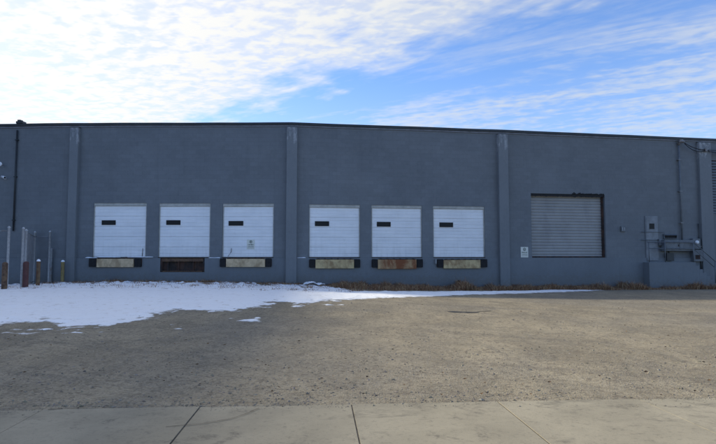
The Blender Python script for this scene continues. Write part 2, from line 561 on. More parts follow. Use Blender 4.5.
def empty(name, loc, label, cat, rz=0.0, group=None):
    o = bpy.data.objects.new(name, None)
    o.empty_display_size = 0.3
    col.objects.link(o)
    o.location = loc
    o.rotation_euler = (0, 0, rz)
    ORG[o.name] = (Vector(loc), rz)
    return tag(o, label, cat, group)


def kind(o, k):
    o['kind'] = k
    return o


def solid_tinted(name, v, f, tints, m):
    """mesh with one colour per face"""
    me = bpy.data.meshes.new(name)
    me.from_pydata(v, [], f)
    at = me.color_attributes.new('tint', 'FLOAT_COLOR', 'CORNER')
    buf = np.ones((len(me.loops), 4), dtype=np.float32)
    ls = np.zeros(len(me.polygons), dtype=np.int32)
    lt = np.zeros(len(me.polygons), dtype=np.int32)
    me.polygons.foreach_get('loop_start', ls)
    me.polygons.foreach_get('loop_total', lt)
    buf[:, :3] = np.repeat(np.asarray(tints, dtype=np.float32), lt, axis=0)
    at.data.foreach_set('color', buf.ravel())
    me.materials.append(m)
    o = bpy.data.objects.new(name, me)
    col.objects.link(o)
    return o


# ------------------------------------------------------------------ ground
SW_A = R(3.87)                                       # heading of the sidewalk
SW_O = Vector((-0.07, 6.10))                         # a joint at its far edge


def sw_local(x, y):
    dx, dy = x - SW_O.x, y - SW_O.y
    c, s_ = math.cos(SW_A), math.sin(SW_A)
    return dx * c + dy * s_, -dx * s_ + dy * c      # along, across (positive beyond the far edge)


def smooth(a, b, x):
    t = min(max((x - a) / (b - a), 0.0), 1.0)
    return t * t * (3 - 2 * t)


def gz(x, y):
    return smooth(9, 24, y) * 0.46 * math.exp(-((x + 9.4) / 11.5) ** 2)


def ground_z(x, y):
    z = gz(x, y)
    al, ac = sw_local(x, y)
    n_ = noise.noise(Vector((x * 0.6, y * 0.6, 0.0))) * 0.022 + noise.noise(Vector((x * 1.6, y * 1.3, 4.0))) * 0.022 + noise.noise(Vector((x * 2.4, y * 2.4, 8.0))) * 0.010
    if ac > 0:
        return z + n_ * smooth(0.0, 1.5, ac) * (1 - 0.6 * smooth(16, 19, y)) + 0.028 + 0.018 * (noise.noise(Vector((x * 1.7, y * 1.7, 9.0))) + 0.3 * noise.noise(Vector((x * 9, y * 9, 2.0)))) * smooth(1.2, 0.0, ac)
    if ac > -1.75:
        e = smooth(-0.16, 0.0, ac)
        return -0.06 + (0.088 + 0.022 * noise.noise(Vector((x * 1.7, y * 1.7, 9.0)))) * e
    return 0.01 + n_ if ac > -3.3 else -0.25


def axis(dense, far):
    a = list(dense)
    st = a[1] - a[0]
    lo, hi = a[0], a[-1]
    s1 = st
    while hi < far:
        s1 *= 1.5
        hi += s1
        a.append(hi)
    s1 = st
    while lo > -far:
        s1 *= 1.5
        lo -= s1
        a.insert(0, lo)
    return a


xs = axis(np.arange(-21, 21.01, 0.2), 900)
ys = axis(np.concatenate([np.arange(2.0, 5.6, 0.2), np.arange(5.6, 7.4, 0.05), np.arange(7.4, 29.5, 0.2)]), 900)
gv = [(float(x), float(y), ground_z(float(x), float(y))) for y in ys for x in xs]
nx = len(xs)
gf = [(j * nx + i, j * nx + i + 1, (j + 1) * nx + i + 1, (j + 1) * nx + i) for j in range(len(ys) - 1) for i in range(nx - 1)]
me = bpy.data.meshes.new('gravel_lot')
me.from_pydata(gv, [], gf)
me.polygons.foreach_set('use_smooth', [True] * len(gf))
me.materials.append(M['gravel'])
g = bpy.data.objects.new('ground', me)
col.objects.link(g)
kind(g, 'structure')

# sidewalk slabs: one mesh, real gaps at the joints
sb = MB()
SP = 1.6
for k in range(-14, 14):
    dz = 0.003 * math.sin(k * 2.7) + 0.003
    sb.box(k * SP + 0.007, (k + 1) * SP - 0.007, -1.62, 0.0, -0.09, 0.030 + dz)
sw = sb.build('sidewalk', M['sidewalk'], None, (SW_O.x, SW_O.y, 0), SW_A, bevel=0.0015)
kind(sw, 'structure')
jb = MB()
jb.box(-14 * SP, 14 * SP, -1.61, -0.01, -0.10, 0.0275)
kind(jb.build('sidewalk_joint_fill', M['crack'], None, (SW_O.x, SW_O.y, 0), SW_A), 'structure')


def ribbon(path, w0, z, name):
    mb = MB()
    L, Rr = [], []
    pts = []
    for _ in range(3):                                  # round the corners off
        q_ = [path[0]]
        for a, b in zip(path, path[1:]):
            q_ += [(a[0] * .75 + b[0] * .25, a[1] * .75 + b[1] * .25), (a[0] * .25 + b[0] * .75, a[1] * .25 + b[1] * .75)]
        path = q_ + [path[-1]]
    for (a, b) in zip(path, path[1:]):
        n_ = max(2, int((Vector(b) - Vector(a)).length / 0.03))
        for i in range(n_):
            t = i / n_
            pts.append((a[0] + (b[0] - a[0]) * t, a[1] + (b[1] - a[1]) * t))
    pts.append(path[-1])
    for i, p in enumerate(pts):
        a = Vector(pts[max(i - 1, 0)])
        b = Vector(pts[min(i + 1, len(pts) - 1)])
        t = (b - a).normalized()
        nrm = Vector((-t.y, t.x))
        j = 0.03 * noise.noise(Vector((p[0] * 4, p[1] * 4, 5.5)))
        ww = w0 * (0.45 + 0.8 * abs(noise.noise(Vector((p[0] * 9, p[1] * 9, 1.0)))) + 0.3)
        c = Vector(p) + nrm * j
        L.append((c.x + nrm.x * ww, c.y + nrm.y * ww, z))
        Rr.append((c.x - nrm.x * ww, c.y - nrm.y * ww, z))
    for i in range(len(pts) - 1):
        mb.quad([L[i], Rr[i], Rr[i + 1], L[i + 1]])
    return kind(mb.build(name, M['crack']), 'structure')


ribbon([(-1.02, 5.92), (-1.15, 5.62), (-1.45, 5.38), (-1.78, 5.27)], 0.005, 0.0405, 'sidewalk_crack')
ribbon([(-3.2, 5.86), (-2.9, 5.96), (-2.55, 5.93)], 0.007, 0.0405, 'sidewalk_crack')

# street on the camera's side: kerb and asphalt
kb = MB()
kb.box(-60, 60, -3.45, -3.27, -0.3, 0.02)
kind(kb.build('kerb', M['concrete'], None, (SW_O.x, SW_O.y, 0), SW_A, bevel=0.02), 'structure')
rb = MB()
rb.quad([(-200, -14, -0.12), (200, -14, -0.12), (200, -3.45, -0.12), (-200, -3.45, -0.12)])
kind(rb.build('road', M['asphalt'], None, (SW_O.x, SW_O.y, 0), SW_A), 'structure')

# ------------------------------------------------------------------ warehouse
ZR = 8.117
P = [(-17.495, 26.855), (-13.703, 26.652), (-3.209, 26.512), (7.350, 28.069), (19.656, 30.224)]
EXT = 14.3                                            # extra length built left of the frame
v0 = Vector(P[1]) - Vector(P[0])
v0.normalize()
PTS = [Vector(P[0]) - v0 * EXT] + [Vector(p) for p in P[1:4]]
v3 = (Vector(P[4]) - Vector(P[3])).normalized()
PTS.append(Vector(P[3]) + v3 * 34.0)
SEG = []
cum = 0.0
for a, b in zip(PTS, PTS[1:]):
    t = b - a
    SEG.append((a, t.normalized(), t.length, math.atan2(t.y, t.x), cum))
    cum += t.length


def wp(i, u, z=0.0, out=0.0):
    """world point on wall stretch i, u metres along it, 'out' metres in front of it"""
    a, t, L, an, c = SEG[i]
    return Vector((a.x + t.x * u + t.y * out, a.y + t.y * u - t.x * out, z))


WB = empty('warehouse', (P[2][0], P[2][1], 0.3), 'long dark blue-grey painted warehouse with white dock doors and pilasters', 'warehouse')


def on_wall(mb, name, m, i, u, z, out=0.0, parent=WB, bevel=0.0, merge=True):
    return mb.build(name, m, parent, wp(i, u, z, out), SEG[i][3], bevel, merge)


DZ0, DZ1 = 1.64, 4.19
doors = [(1, 1.02, 3.575, 4.235), (1, 4.176, 6.647, 4.215), (1, 7.236, 9.685, 4.20),
         (2, 0.872, 3.342, 4.175), (2, 3.908, 6.435, 4.18), (2, 7.005, 9.67, 4.185)]
ROLL = (1.511, 5.662, 1.62, 4.907)
holes = {0: [], 1: [], 2: [], 3: [(*ROLL, 0.30)]}
for i, a, b, zt in doors:
    holes[i].append((a, b, DZ0, zt, 0.14))
PIT = (4.30, 6.42, 0.93, 1.60)
holes[1].append((*PIT, 0.40))


def wall_sheet(mb, i, zb, zt, hs, off=0.0, top=False):
    a, t, L, an, c = SEG[i]

    def pt(u, z, dep=0.0):
        p = wp(i, u, z, off - dep)
        return (p.x - P[2][0], p.y - P[2][1], z - 0.3)
    us = sorted({0.0, L} | {h[0] for h in hs} | {h[1] for h in hs})
    zs = sorted({zb, zt} | {h[2] for h in hs} | {h[3] for h in hs})
    for ua, ub in zip(us, us[1:]):
        for za, zb_ in zip(zs, zs[1:]):
            um, zm = (ua + ub) / 2, (za + zb_) / 2
            if any(h[0] < um < h[1] and h[2] < zm < h[3] for h in hs):
                continue
            mb.quad([pt(ua, za), pt(ub, za), pt(ub, zb_), pt(ua, zb_)], [(c + ua, za), (c + ub, za), (c + ub, zb_), (c + ua, zb_)])
    for (ua, ub, za, zb_, dp) in hs:
        mb.quad([pt(ua, zb_), pt(ub, zb_), pt(ub, zb_, dp), pt(ua, zb_, dp)], [(0, 0), (1, 0), (1, .2), (0, .2)])
        mb.quad([pt(ua, za, dp), pt(ub, za, dp), pt(ub, za), pt(ua, za)], [(0, 0), (1, 0), (1, .2), (0, .2)])
        mb.quad([pt(ua, za), pt(ua, zb_), pt(ua, zb_, dp), pt(ua, za, dp)], [(0, 0), (1, 0), (1, .2), (0, .2)])
        mb.quad([pt(ub, za, dp), pt(ub, zb_, dp), pt(ub, zb_), pt(ub, za)], [(0, 0), (1, 0), (1, .2), (0, .2)])
    if top:
        mb.quad([pt(0, zt), pt(L, zt), pt(L, zt, off + 0.01), pt(0, zt, off + 0.01)])


wm = MB()
for i in range(4):
    wall_sheet(wm, i, -0.5, 7.99, holes[i])
# the other three sides of the building
DEEP = 45.0
c0, c1 = PTS[0], PTS[-1]


def rel(p, z):
    return (p[0] - P[2][0], p[1] - P[2][1], z - 0.3)


b0, b1 = (c0.x, c0.y + DEEP), (c1.x - 6.0, c1.y + DEEP)
for a, b in ((b0, c0), (c1, b1), (b1, b0)):
    L = (Vector(b) - Vector(a)).length
    wm.quad([rel(a, -0.5), rel(b, -0.5), rel(b, 7.99), rel(a, 7.99)], [(0, -.5), (L, -.5), (L, 7.99), (0, 7.99)])
wm.build('wall', M['wall'], WB, WB.location, 0)
rf = MB()
rf.quad([rel(p, 7.8) for p in [*PTS, b1, b0]])
rf.build('roof', M['roofing'], WB, WB.location, 0)


def strip(mb, z0, z1, out, back):
    """a band along the top of the facade mitred at each bend"""
    fr, bk = [], []
    for k, p in enumerate(PTS):
        ns = []
        if k > 0:
            ns.append(Vector((SEG[k - 1][1].y, -SEG[k - 1][1].x)))
        if k < 4:
            ns.append(Vector((SEG[k][1].y, -SEG[k][1].x)))
        n_ = sum(ns, Vector((0, 0))) / len(ns)
        fr.append(p + n_ * out)
        bk.append(p - n_ * back)
    for k in range(4):
        # waviness of a long sheet metal edge
        N = 24
        for j in range(N):
            t0, t1 = j / N, (j + 1) / N
            fa, fb = fr[k].lerp(fr[k + 1], t0), fr[k].lerp(fr[k + 1], t1)
            ba, bb = bk[k].lerp(bk[k + 1], t0), bk[k].lerp(bk[k + 1], t1)
            wz = lambda p: 0.012 * noise.noise(Vector((p.x * 0.5, 3.3, z1)))
            mb.quad([rel(fa, z0 + wz(fa)), rel(fb, z0 + wz(fb)), rel(fb, z1 + wz(fb)), rel(fa, z1 + wz(fa))])
            mb.quad([rel(fa, z1 + wz(fa)), rel(fb, z1 + wz(fb)), rel(bb, z1 + wz(fb)), rel(ba, z1 + wz(fa))])
            mb.quad([rel(fa, z0 + wz(fa)), rel(ba, z0 + wz(fa)), rel(bb, z0 + wz(fb)), rel(fb, z0 + wz(fb))])


cm = MB()
strip(cm, 8.0, ZR, 0.10, 0.35)
cm.build('roof_coping', M['coping'], WB, WB.location, 0)
fm = MB()
strip(fm, 7.925, 7.992, 0.045, 0.0)
fm.build('flashing', M['flash'], WB, WB.location, 0)

# base course, its top is the dock ledge
fd = MB()
FT = 1.60
for i in range(4):
    hs = [(4.30, 6.42, 0.93, FT, 0.05)] if i == 1 else []
    wall_sheet(fd, i, -0.5, FT, hs, 0.05, True)
fd.build('foundation', M['foundation'], WB, WB.location, 0)

# pilasters
for i, u0, u1, out in ((1, -0.15, 0.27, 0.20), (2, -0.23, 0.28, 0.20), (3, -0.30, 0.22, 0.20), (3, 11.25, 12.0, 0.16), (3, 23.6, 24.1, 0.2), (0, 3.9, 4.4, 0.2)):
    wd = u1 - u0
    mb = MB()
    mb.box(0, wd, -out, 0.06, -0.3, 7.86)
    # weather cap, sloped back towards the wall
    mb.quad([(0, -out, 7.86), (wd, -out, 7.86), (wd, 0, 7.91), (0, 0, 7.91)])
    on_wall(mb, 'pilaster', M['pilaster'], i, u0, 0.0, bevel=0.018)

# dock doors
door_win = [(0.383, 1.024), (0.342, 0.991), (0.282, 0.953), (0.295, 0.95), (0.287, 0.944), (0.351, 1.02)]
for k, (i, a, b, zt) in enumerate(doors):
    wd, ht = b - a - 0.012, zt - DZ0
    hd = 0.14
    y = 0.085
    prof = [(y, 0.0)]
    nsec = 5
    sh = (ht - hd) / nsec
    for s_ in range(nsec):
        z0 = s_ * sh
        prof += [(y, z0 + 0.004), (y + 0.0, z0 + 0.006)]
        for r_ in range(3):
            za = z0 + sh * (r_ + 0.12) / 3
            zb_ = z0 + sh * (r_ + 0.88) / 3
            prof += [(y, za - 0.018), (y - 0.012, za), (y - 0.012, zb_), (y, zb_ + 0.012)]
        prof += [(y, z0 + sh - 0.010), (y + 0.020, z0 + sh - 0.006), (y + 0.020, z0 + sh - 0.001)]
    prof.append((y, ht - hd))
    mb = MB()
    mb.extrude_u(prof, 0.035, wd - 0.035)
    mb.quad([(0.035, y + 0.05, 0), (wd - 0.035, y + 0.05, 0), (wd - 0.035, y, 0), (0.035, y, 0)])
    dr = on_wall(mb, 'dock_door', M['door'], i, a + 0.006, DZ0 + 0.004)
    dloc = wp(i, a + 0.006, DZ0 + 0.004)
    hb = MB()
    hb.box(0, wd, 0.02, 0.10, ht - hd, ht - 0.008)
    hb.build('header_seal', M['header'], dr, dloc, SEG[i][3], 0.006)
    for x0 in (0.0, wd - 0.035):
        jb_ = MB()
        jb_.box(x0, x0 + 0.035, 0.03, 0.10, 0, ht - hd - 0.002)
        jb_.build('jamb_seal', M['header'], dr, dloc, SEG[i][3], 0.004)
    w0, w1 = door_win[k]
    wz0, wz1 = (3.20 - DZ0, 3.385 - DZ0) if k < 3 else (3.15 - DZ0, 3.345 - DZ0)
    if k == 2:
        wz0, wz1 = 3.160 - DZ0, 3.345 - DZ0
    wf = MB()
    for (xa, xb, za, zb_) in ((w0 - .015, w1 + .015, wz0 - .02, wz0), (w0 - .015, w1 + .015, wz1, wz1 + .02), (w0 - .015, w0, wz0, wz1), (w1, w1 + .015, wz0, wz1)):
        wf.box(xa, xb, 0.052, 0.088, za, zb_)
    wf.build('window_frame', M['black'], dr, dloc, SEG[i][3])
    wg = MB()
    wg.box(w0, w1, 0.066, 0.084, wz0, wz1)
    wg.build('window_pane', M['glass'], dr, dloc, SEG[i][3])
    if k in (0, 2):
        rp = MB()
        x = wd - 0.16 if k == 0 else 0.42
        rp.tube([(x, 0.06, 0.42), (x - 0.005, 0.05, 0.25), (x - (0.02 if k == 0 else 0.16), 0.05, 0.03)], 0.011, 6)
        rp.build('pull_rope', M['dark'], dr, dloc, SEG[i][3])
    # a dark sill plate under each door
    sp = MB()
    sp.box(0.0, wd, -0.045, 0.02, -0.036, -0.003)
    sp.build('sill_plate', M['dark'], dr, dloc, SEG[i][3])

# dock leveler lips and bumpers
lips = [(1, 1.304, 3.068, 1.165, 1.565, 'lip'), (1, 7.465, 9.313, 1.178, 1.562, 'lip'),
        (2, 1.181, 3.027, 1.105, 1.528, 'lip_olive'), (2, 4.198, 6.107, 1.075, 1.527, 'lip_rust'), (2, 7.479, 9.369, 1.09, 1.50, 'lip_olive')]
for k, (i, a, b, z0, z1, m) in enumerate(lips):
    mb = MB()
    wd = b - a
    # a folded steel plate: long face, turned lower edge and end gussets
    mb.box(0, wd, -0.155, -0.125, 0, z1 - z0)
    mb.box(0.002, wd - 0.002, -0.124, -0.055, 0.002, 0.03)
    mb.box(0.0, 0.02, -0.124, -0.055, 0.031, z1 - z0 - 0.02)
    mb.box(wd - 0.02, wd, -0.124, -0.055, 0.031, z1 - z0 - 0.02)
    o = on_wall(mb, 'leveler_lip', M[m], i, a, z0, bevel=0.006)
    if m == 'lip_rust':
        o['label'] = 'leveler lip covered in orange-brown rust'
    hg = MB()
    hg.tube([(0.03, -0.12, z1 - z0 + 0.012), (wd - 0.03, -0.12, z1 - z0 + 0.012)], 0.022, 8)
    for j in range(6):
        x = 0.1 + j * (wd - 0.3) / 5
        hg.box(x, x + 0.09, -0.16, -0.055, z1 - z0 + 0.004, z1 - z0 + 0.05)
    hg.build('hinge', M['dark'], o, wp(i, a, z0), SEG[i][3])

bumps = [(1, 0.94, 1.285), (1, 3.11, 3.42), (1, 7.18, 7.44), (1, 9.335, 9.60), (2, 0.90, 1.16), (2, 3.05, 3.32),
         (2, 3.92, 4.175), (2, 6.13, 6.42), (2, 7.17, 7.455), (2, 9.395, 9.72)]
for k, (i, a, b) in enumerate(bumps):
    mb = MB()
    wd = b - a
    n_ = 6
    for j in range(n_):                                  # laminated rubber pads
        mb.box(j * wd / n_ + 0.003, (j + 1) * wd / n_ - 0.003, -0.17 + 0.012 * random.random(), -0.055, 0.01 * random.random(), 0.40 + 0.012 * random.random())
    o = on_wall(mb, 'dock_bumper', M['black'], i, a, 1.18 if i == 1 else 1.14)
    for x in (-0.018, wd + 0.004):
        an = MB()
        an.box(x, x + 0.014, -0.13, -0.055, 0.03, 0.36)
        an.build('bumper_bracket', M['dark'], o, wp(i, a, 1.18 if i == 1 else 1.14), SEG[i][3])
hk = MB()
hk.box(0, 0.10, -0.14, -0.055, 0, 0.24)
hk.box(0.015, 0.085, -0.155, -0.141, 0.03, 0.21)
on_wall(hk, 'dock_hook_box', M['galvdull'], 2, 7.04, 1.30, bevel=0.008)

# the leveler pit below the second door, its plate gone
pm = MB()
pm.box(0.004, 2.116, 0.12, 0.39, 0.01, 0.66)
pm.box(0.004, 0.09, -0.03, 0.119, 0.01, 0.66)
pm.box(2.03, 2.116, -0.03, 0.119, 0.01, 0.66)
pm.box(0.30, 0.37, 0.06, 0.119, 0.02, 0.5)
pm.box(0.8, 0.87, 0.06, 0.119, 0.02, 0.55)
pm.box(1.5, 1.57, 0.06, 0.119, 0.02, 0.5)
pit = on_wall(pm, 'leveler_pit', M['dark'], 1, 4.302, 0.93)
pb = MB()
pb.box(0.1, 2.0, -0.015, 0.05, 0.012, 0.055)
pb.build('pit_curb_angle', M['rust'], pit, wp(1, 4.302, 0.93), SEG[1][3], 0.006)
pb = MB()
pb.box(0.091, 2.029, -0.03, 0.06, 0.50, 0.655)
pb.build('hinge_beam', M['rust'], pit, wp(1, 4.302, 0.93), SEG[1][3], 0.006)

# grey rolling door
u0, u1, z0, z1 = ROLL
ht = z1 - z0
prof = []
zc = 0.0
while zc < ht:
    for j in range(6):
        t = j / 6
        prof.append((0.235 - 0.018 * math.sin(math.pi * t), min(zc + 0.155 * t, ht)))
    prof.append((0.250, min(zc + 0.148, ht)))
    zc += 0.155
mb = MB()
mb.extrude_u(prof, 0.05, u1 - u0 - 0.05)
rd = on_wall(mb, 'rolling_door', M['roll'], 3, u0, z0 + 0.002)
rl = wp(3, u0, z0 + 0.002)
bb_ = MB()
bb_.box(0.06, u1 - u0 - 0.06, 0.16, 0.26, 0.0, 0.07)
bb_.build('bottom_bar', M['dark'], rd, rl, SEG[3][3], 0.005)
for xa, xb in ((0.003, 0.055), (u1 - u0 - 0.10, u1 - u0 - 0.003)):
    gb = MB()
    gb.box(xa, xb, 0.12, 0.29, 0.002, ht - 0.004)
    gb.build('guide_rail', M['dark'], rd, rl, SEG[3][3])
# torn rubber seal under the lintel; its black band also stands in for recess shadow
ts = MB()
N = 60
W_ = u1 - u0 - 0.01
lo = [0.13 + 0.05 * noise.noise(Vector((k * 0.35, 2.0, 0))) + 0.03 * noise.noise(Vector((k * 1.1, 7.0, 0))) for k in range(N + 1)]
for k in range(N):
    xa, xb = 0.005 + W_ * k / N, 0.005 + W_ * (k + 1) / N
    for y_ in (0.03, 0.055):
        ts.quad([(xa, y_, ht - lo[k]), (xb, y_, ht - lo[k + 1]), (xb, y_, ht - 0.004), (xa, y_, ht - 0.004)])
    ts.quad([(xa, 0.03, ht - lo[k]), (xb, 0.03, ht - lo[k + 1]), (xb, 0.055, ht - lo[k + 1]), (xa, 0.055, ht - lo[k])])
ts.build('torn_seal_shade', M['black'], rd, rl, SEG[3][3])
# chipped lintel edge hanging in lumps on the right half
lc = MB()
for k in range(26):
    x = 2.3 + k * 0.07
    lc.box(x, x + 0.065, -0.012, 0.02, ht - 0.002, ht + max(0.005, 0.045 + 0.09 * noise.noise(Vector((k * 0.45, 1.0, 0)))))
lc.build('chipped_lintel', M['black'], rd, rl, SEG[3][3])

# louvre high on the wall at the right edge
lv = MB()
lv.box(0, 1.25, -0.03, 0.0, 0, 0.06)
lv.box(0, 1.25, -0.03, 0.0, 3.0, 3.06)
lv.box(0, 0.06, -0.03, 0.0, 0.061, 2.999)
lv.box(1.19, 1.25, -0.03, 0.0, 0.061, 2.999)
for k in range(19):
    z = 0.08 + k * 0.152
    lv.quad([(0.061, -0.045, z), (1.189, -0.045, z), (1.189, -0.004, z + 0.12), (0.061, -0.004, z + 0.12)])
lvo = on_wall(lv, 'louvre', M['bluemetal'], 3, 12.04, 3.93)
lb = MB()
lb.box(0.061, 1.189, -0.003, -0.001, 0.061, 2.999)
lb.build('louvre_backing', M['dark'], lvo, wp(3, 12.04, 3.93), SEG[3][3])

# personnel door, landing, steps and rails at the right
pdm = MB()
pdm.box(0, 0.74, -0.05, 0.0, 0, 2.40)
pdm.box(0.05, 0.69, -0.062, -0.051, 0.05, 2.34)
pd = on_wall(pdm, 'personnel_door', M['greydoor'], 3, 7.958, 1.42, bevel=0.006)
ploc = wp(3, 7.958, 1.42)
ww = MB()
ww.box(0.215, 0.51, -0.075, -0.063, 1.71, 2.005)
ww.build('door_window', M['glass'], pd, ploc, SEG[3][3], 0.003)
hn = MB()
hn.tube([(0.63, -0.063, 0.98), (0.63, -0.10, 0.98), (0.52, -0.10, 0.98)], 0.012, 6)
hn.build('handle', M['galvdull'], pd, ploc, SEG[3][3])
LD = 0.5
ldm = MB()
ldm.box(0, 2.74, -LD, -0.052, -0.6, 1.38)
for k in range(6):
    ldm.box(2.741 + k * 0.22, 2.961 + k * 0.22, -LD + 0.02, -0.052, -0.6, 1.38 - (k + 1) * 0.185)
on_wall(ldm, 'landing', M['foundation'], 3, 7.757, 0.0, bevel=0.012)

RL = empty('stair_railing', wp(3, 7.757, 1.38, LD - 0.06), 'dark blue pipe railing along the landing of the small door at the right', 'railing', SEG[3][3])


def on_rail(mb, name, m):
    return mb.build(name, m, RL, wp(3, 7.757, 1.38, LD - 0.06), SEG[3][3])


for x in (0.06, 1.0, 2.68):
    on_rail(MB().tube([(x, 0, 0), (x, 0, 1.05)], 0.024, 8), 'post', M['bluemetal'])
on_rail(MB().tube([(-0.02, 0, 1.05), (2.70, 0, 1.05), (4.0, 0, 0.02)], 0.024, 8), 'top_rail', M['bluemetal'])
on_rail(MB().tube([(0.06, 0, 0.72), (2.68, 0, 0.72), (3.9, 0, -0.26)], 0.020, 8), 'middle_rail', M['bluemetal'])
on_rail(MB().tube([(3.95, 0, -1.12), (3.95, 0, 0.06)], 0.024, 8), 'post', M['bluemetal'])

# ------------------------------------------------------------------ service gear on the wall (things of their own)
def wall_thing(name, label, cat, i, u, z, out=0.0, group=None):
    loc = wp(i, u, z, out)
    o = empty(name, loc, label, cat, SEG[i][3], group)

    def part(mb, pn, m, bevel=0.0):
        return mb.build(pn, m, o, loc, SEG[i][3], bevel)
    return o, part


o, part = wall_thing('switch_cabinet', 'wide blue-grey electrical cabinet above the landing beside the small door', 'electrical box', 3, 8.83, 1.97)
mb = MB()
mb.box(0, 1.70, -0.34, -0.002, 0, 0.58)
part(mb, 'casing', M['bluemetal'], 0.012)
for x in (0.05, 0.88):
    mb = MB()
    mb.box(x, x + 0.77, -0.356, -0.341, 0.05, 0.53)
    part(mb, 'cover', M['bluemetal'], 0.006)
mb = MB()
mb.box(0.78, 0.83, -0.37, -0.357, 0.24, 0.34)
part(mb, 'latch', M['dark'])

o, part = wall_thing('conduit_run', 'thin blue-grey conduits running along the wall past the small door', 'conduit', 3, 7.70, 2.55)
part(MB().tube([(0, -0.075, 0), (1.10, -0.075, 0)], 0.022, 8), 'pipe', M['bluemetal'])
part(MB().tube([(0, -0.075, 0.42), (1.34, -0.075, 0.42), (1.34, -0.075, 0.02)], 0.016, 8), 'pipe', M['bluemetal'])
part(MB().tube([(2.88, -0.06, 0), (3.42, -0.06, 0), (3.42, -0.06, 0.9)], 0.022, 8), 'pipe', M['coping'])
mb = MB()
mb.box(0.96, 1.12, -0.14, -0.002, -0.30, 0.05)
part(mb, 'pull_box', M['bluemetal'], 0.008)

o, part = wall_thing('fuse_box', 'small dark fuse box under the wide electrical cabinet by the landing', 'electrical box', 3, 9.05, 1.46)
mb = MB()
mb.box(0, 0.42, -0.20, -0.002, 0, 0.40)
part(mb, 'casing', M['coping'], 0.01)
part(MB().tube([(0.2, -0.1, 0.40), (0.2, -0.1, 0.51)], 0.03, 8), 'conduit', M['coping'])

o, part = wall_thing('vent_hood', 'small dark louvred vent hood above the electrical cabinet', 'vent', 3, 9.013, 2.63)
mb = MB()
mb.box(0, 0.78, -0.10, -0.002, 0, 0.02)
mb.box(0, 0.02, -0.10, -0.002, 0.021, 0.2)
mb.box(0.76, 0.78, -0.10, -0.002, 0.021, 0.2)
mb.quad([(-0.02, -0.14, 0.17), (0.80, -0.14, 0.17), (0.80, 0, 0.24), (-0.02, 0, 0.24)])
part(mb, 'hood', M['bluemetal'])
mb = MB()
mb.box(0.021, 0.759, -0.05, -0.004, 0.021, 0.2)
part(mb, 'opening', M['black'])

o, part = wall_thing('meter_box', 'blue-grey meter cabinet with a round glass meter beside the steps', 'electric meter', 3, 10.60, 1.42)
mb = MB()
mb.box(0, 0.58, -0.24, -0.002, 0, 0.62)
part(mb, 'lower_box', M['bluemetal'], 0.012)
mb = MB()
mb.box(0.04, 0.50, -0.20, -0.002, 0.66, 1.22)
part(mb, 'meter_socket', M['bluemetal'], 0.012)
mb = MB()
prof = [(0.10, 0.0), (0.10, 0.05), (0.085, 0.075), (0.05, 0.088), (0.0001, 0.09)]
pts = MB()
pts.lathe(prof, 20)
pts.v = [(x + 0.27, -z - 0.20, y + 1.02) for (x, y, z) in pts.v]
part(pts, 'meter', M['white'])
mb = MB()
mb.tube([(0.27, -0.1, 0.62), (0.27, -0.1, 0.66)], 0.03, 8)
part(mb, 'conduit_hub', M['dark'])
mb = MB()
mb.box(0.12, 0.4, -0.255, -0.241, 0.12, 0.34)
part(mb, 'inspection_plate', M['dark'])

o, part = wall_thing('service_mast', 'tall grey conduit mast with a weatherhead near the roof above the cabinet', 'conduit', 3, 10.08, 2.552)
mb = MB()
mb.tube([(0, -0.10, 0), (0, -0.10, 5.15)], 0.045, 10)
part(mb, 'pipe', M['bluemetal'])
mb = MB()
mb.tube([(0, -0.10, 5.12), (0, -0.10, 5.25), (0.05, -0.14, 5.33), (0.16, -0.20, 5.33), (0.23, -0.23, 5.26)], [0.06, 0.085, 0.10, 0.09, 0.06], 10)
part(mb, 'weatherhead', M['galvdull'])
for z in (0.9, 2.6, 4.3):
    mb = MB()
    mb.box(-0.09, 0.09, -0.155, -0.001, z, z + 0.045)
    part(mb, 'clamp', M['galvdull'])


def sag(a, b, s_, n=14):
    a, b = Vector(a), Vector(b)
    return [a.lerp(b, k / n) - Vector((0, 0, s_ * 4 * (k / n) * (1 - k / n))) for k in range(n + 1)]


base = wp(3, 10.31, 7.78, 0.25)
o = empty('service_cable', base, 'black overhead service cables sagging from the weatherhead towards the right edge', 'cable')
a_ = Vector((0, 0, 0))
k1 = wp(3, 11.62, 7.45, 0.22) - base
k2 = wp(3, 13.3, 7.60, 0.40) - base
for s_, dz in ((0.10, 0.0), (0.22, -0.03)):
    MB().tube(sag(a_ + Vector((0, 0, dz)), k1 + Vector((0, 0, dz)), s_), 0.018, 6).build('wire', M['black'], o, base)
    MB().tube(sag(k1 + Vector((0, 0, dz)), k2 + Vector((0, 0, dz)), s_ * 0.8), 0.018, 6).build('wire', M['black'], o, base)
mb = MB()
mb.box(-0.06, 0.06, -0.06, 0.055, -0.10, 0.08)
mb.build('wire_holder', M['galvdull'], o, wp(3, 11.62, 7.45, 0.22), SEG[3][3], 0.01)

o, part = wall_thing('wall_light', 'dark shielded wall light high beside the louvre at the right edge', 'lamp', 3, 12.55, 7.35)
mb = MB()
mb.tube([(0, 0, 0), (0, -0.25, 0.06), (0, -0.36, 0.02)], 0.03, 8)
part(mb, 'arm', M['galvdull'])
mb = MB()
mb.lathe([(0.05, 0.10), (0.12, 0.05), (0.20, -0.10), (0.185, -0.10), (0.10, 0.03)], 16, (0, -0.40, -0.03))
part(mb, 'shade', M['black'])

o, part = wall_thing('downspout', 'dark downspout pipe beside the steps at the right pilaster', 'pipe', 3, 11.20, 0.0)
mb = MB()
mb.tube([(0, -0.07, 0.05), (0, -0.07, 2.66)], 0.05, 10)
part(mb, 'pipe', M['coping'])
for z in (0.8, 2.2):
    mb = MB()
    mb.box(-0.075, 0.075, -0.13, -0.001, z, z + 0.04)
    part(mb, 'strap', M['galvdull'])

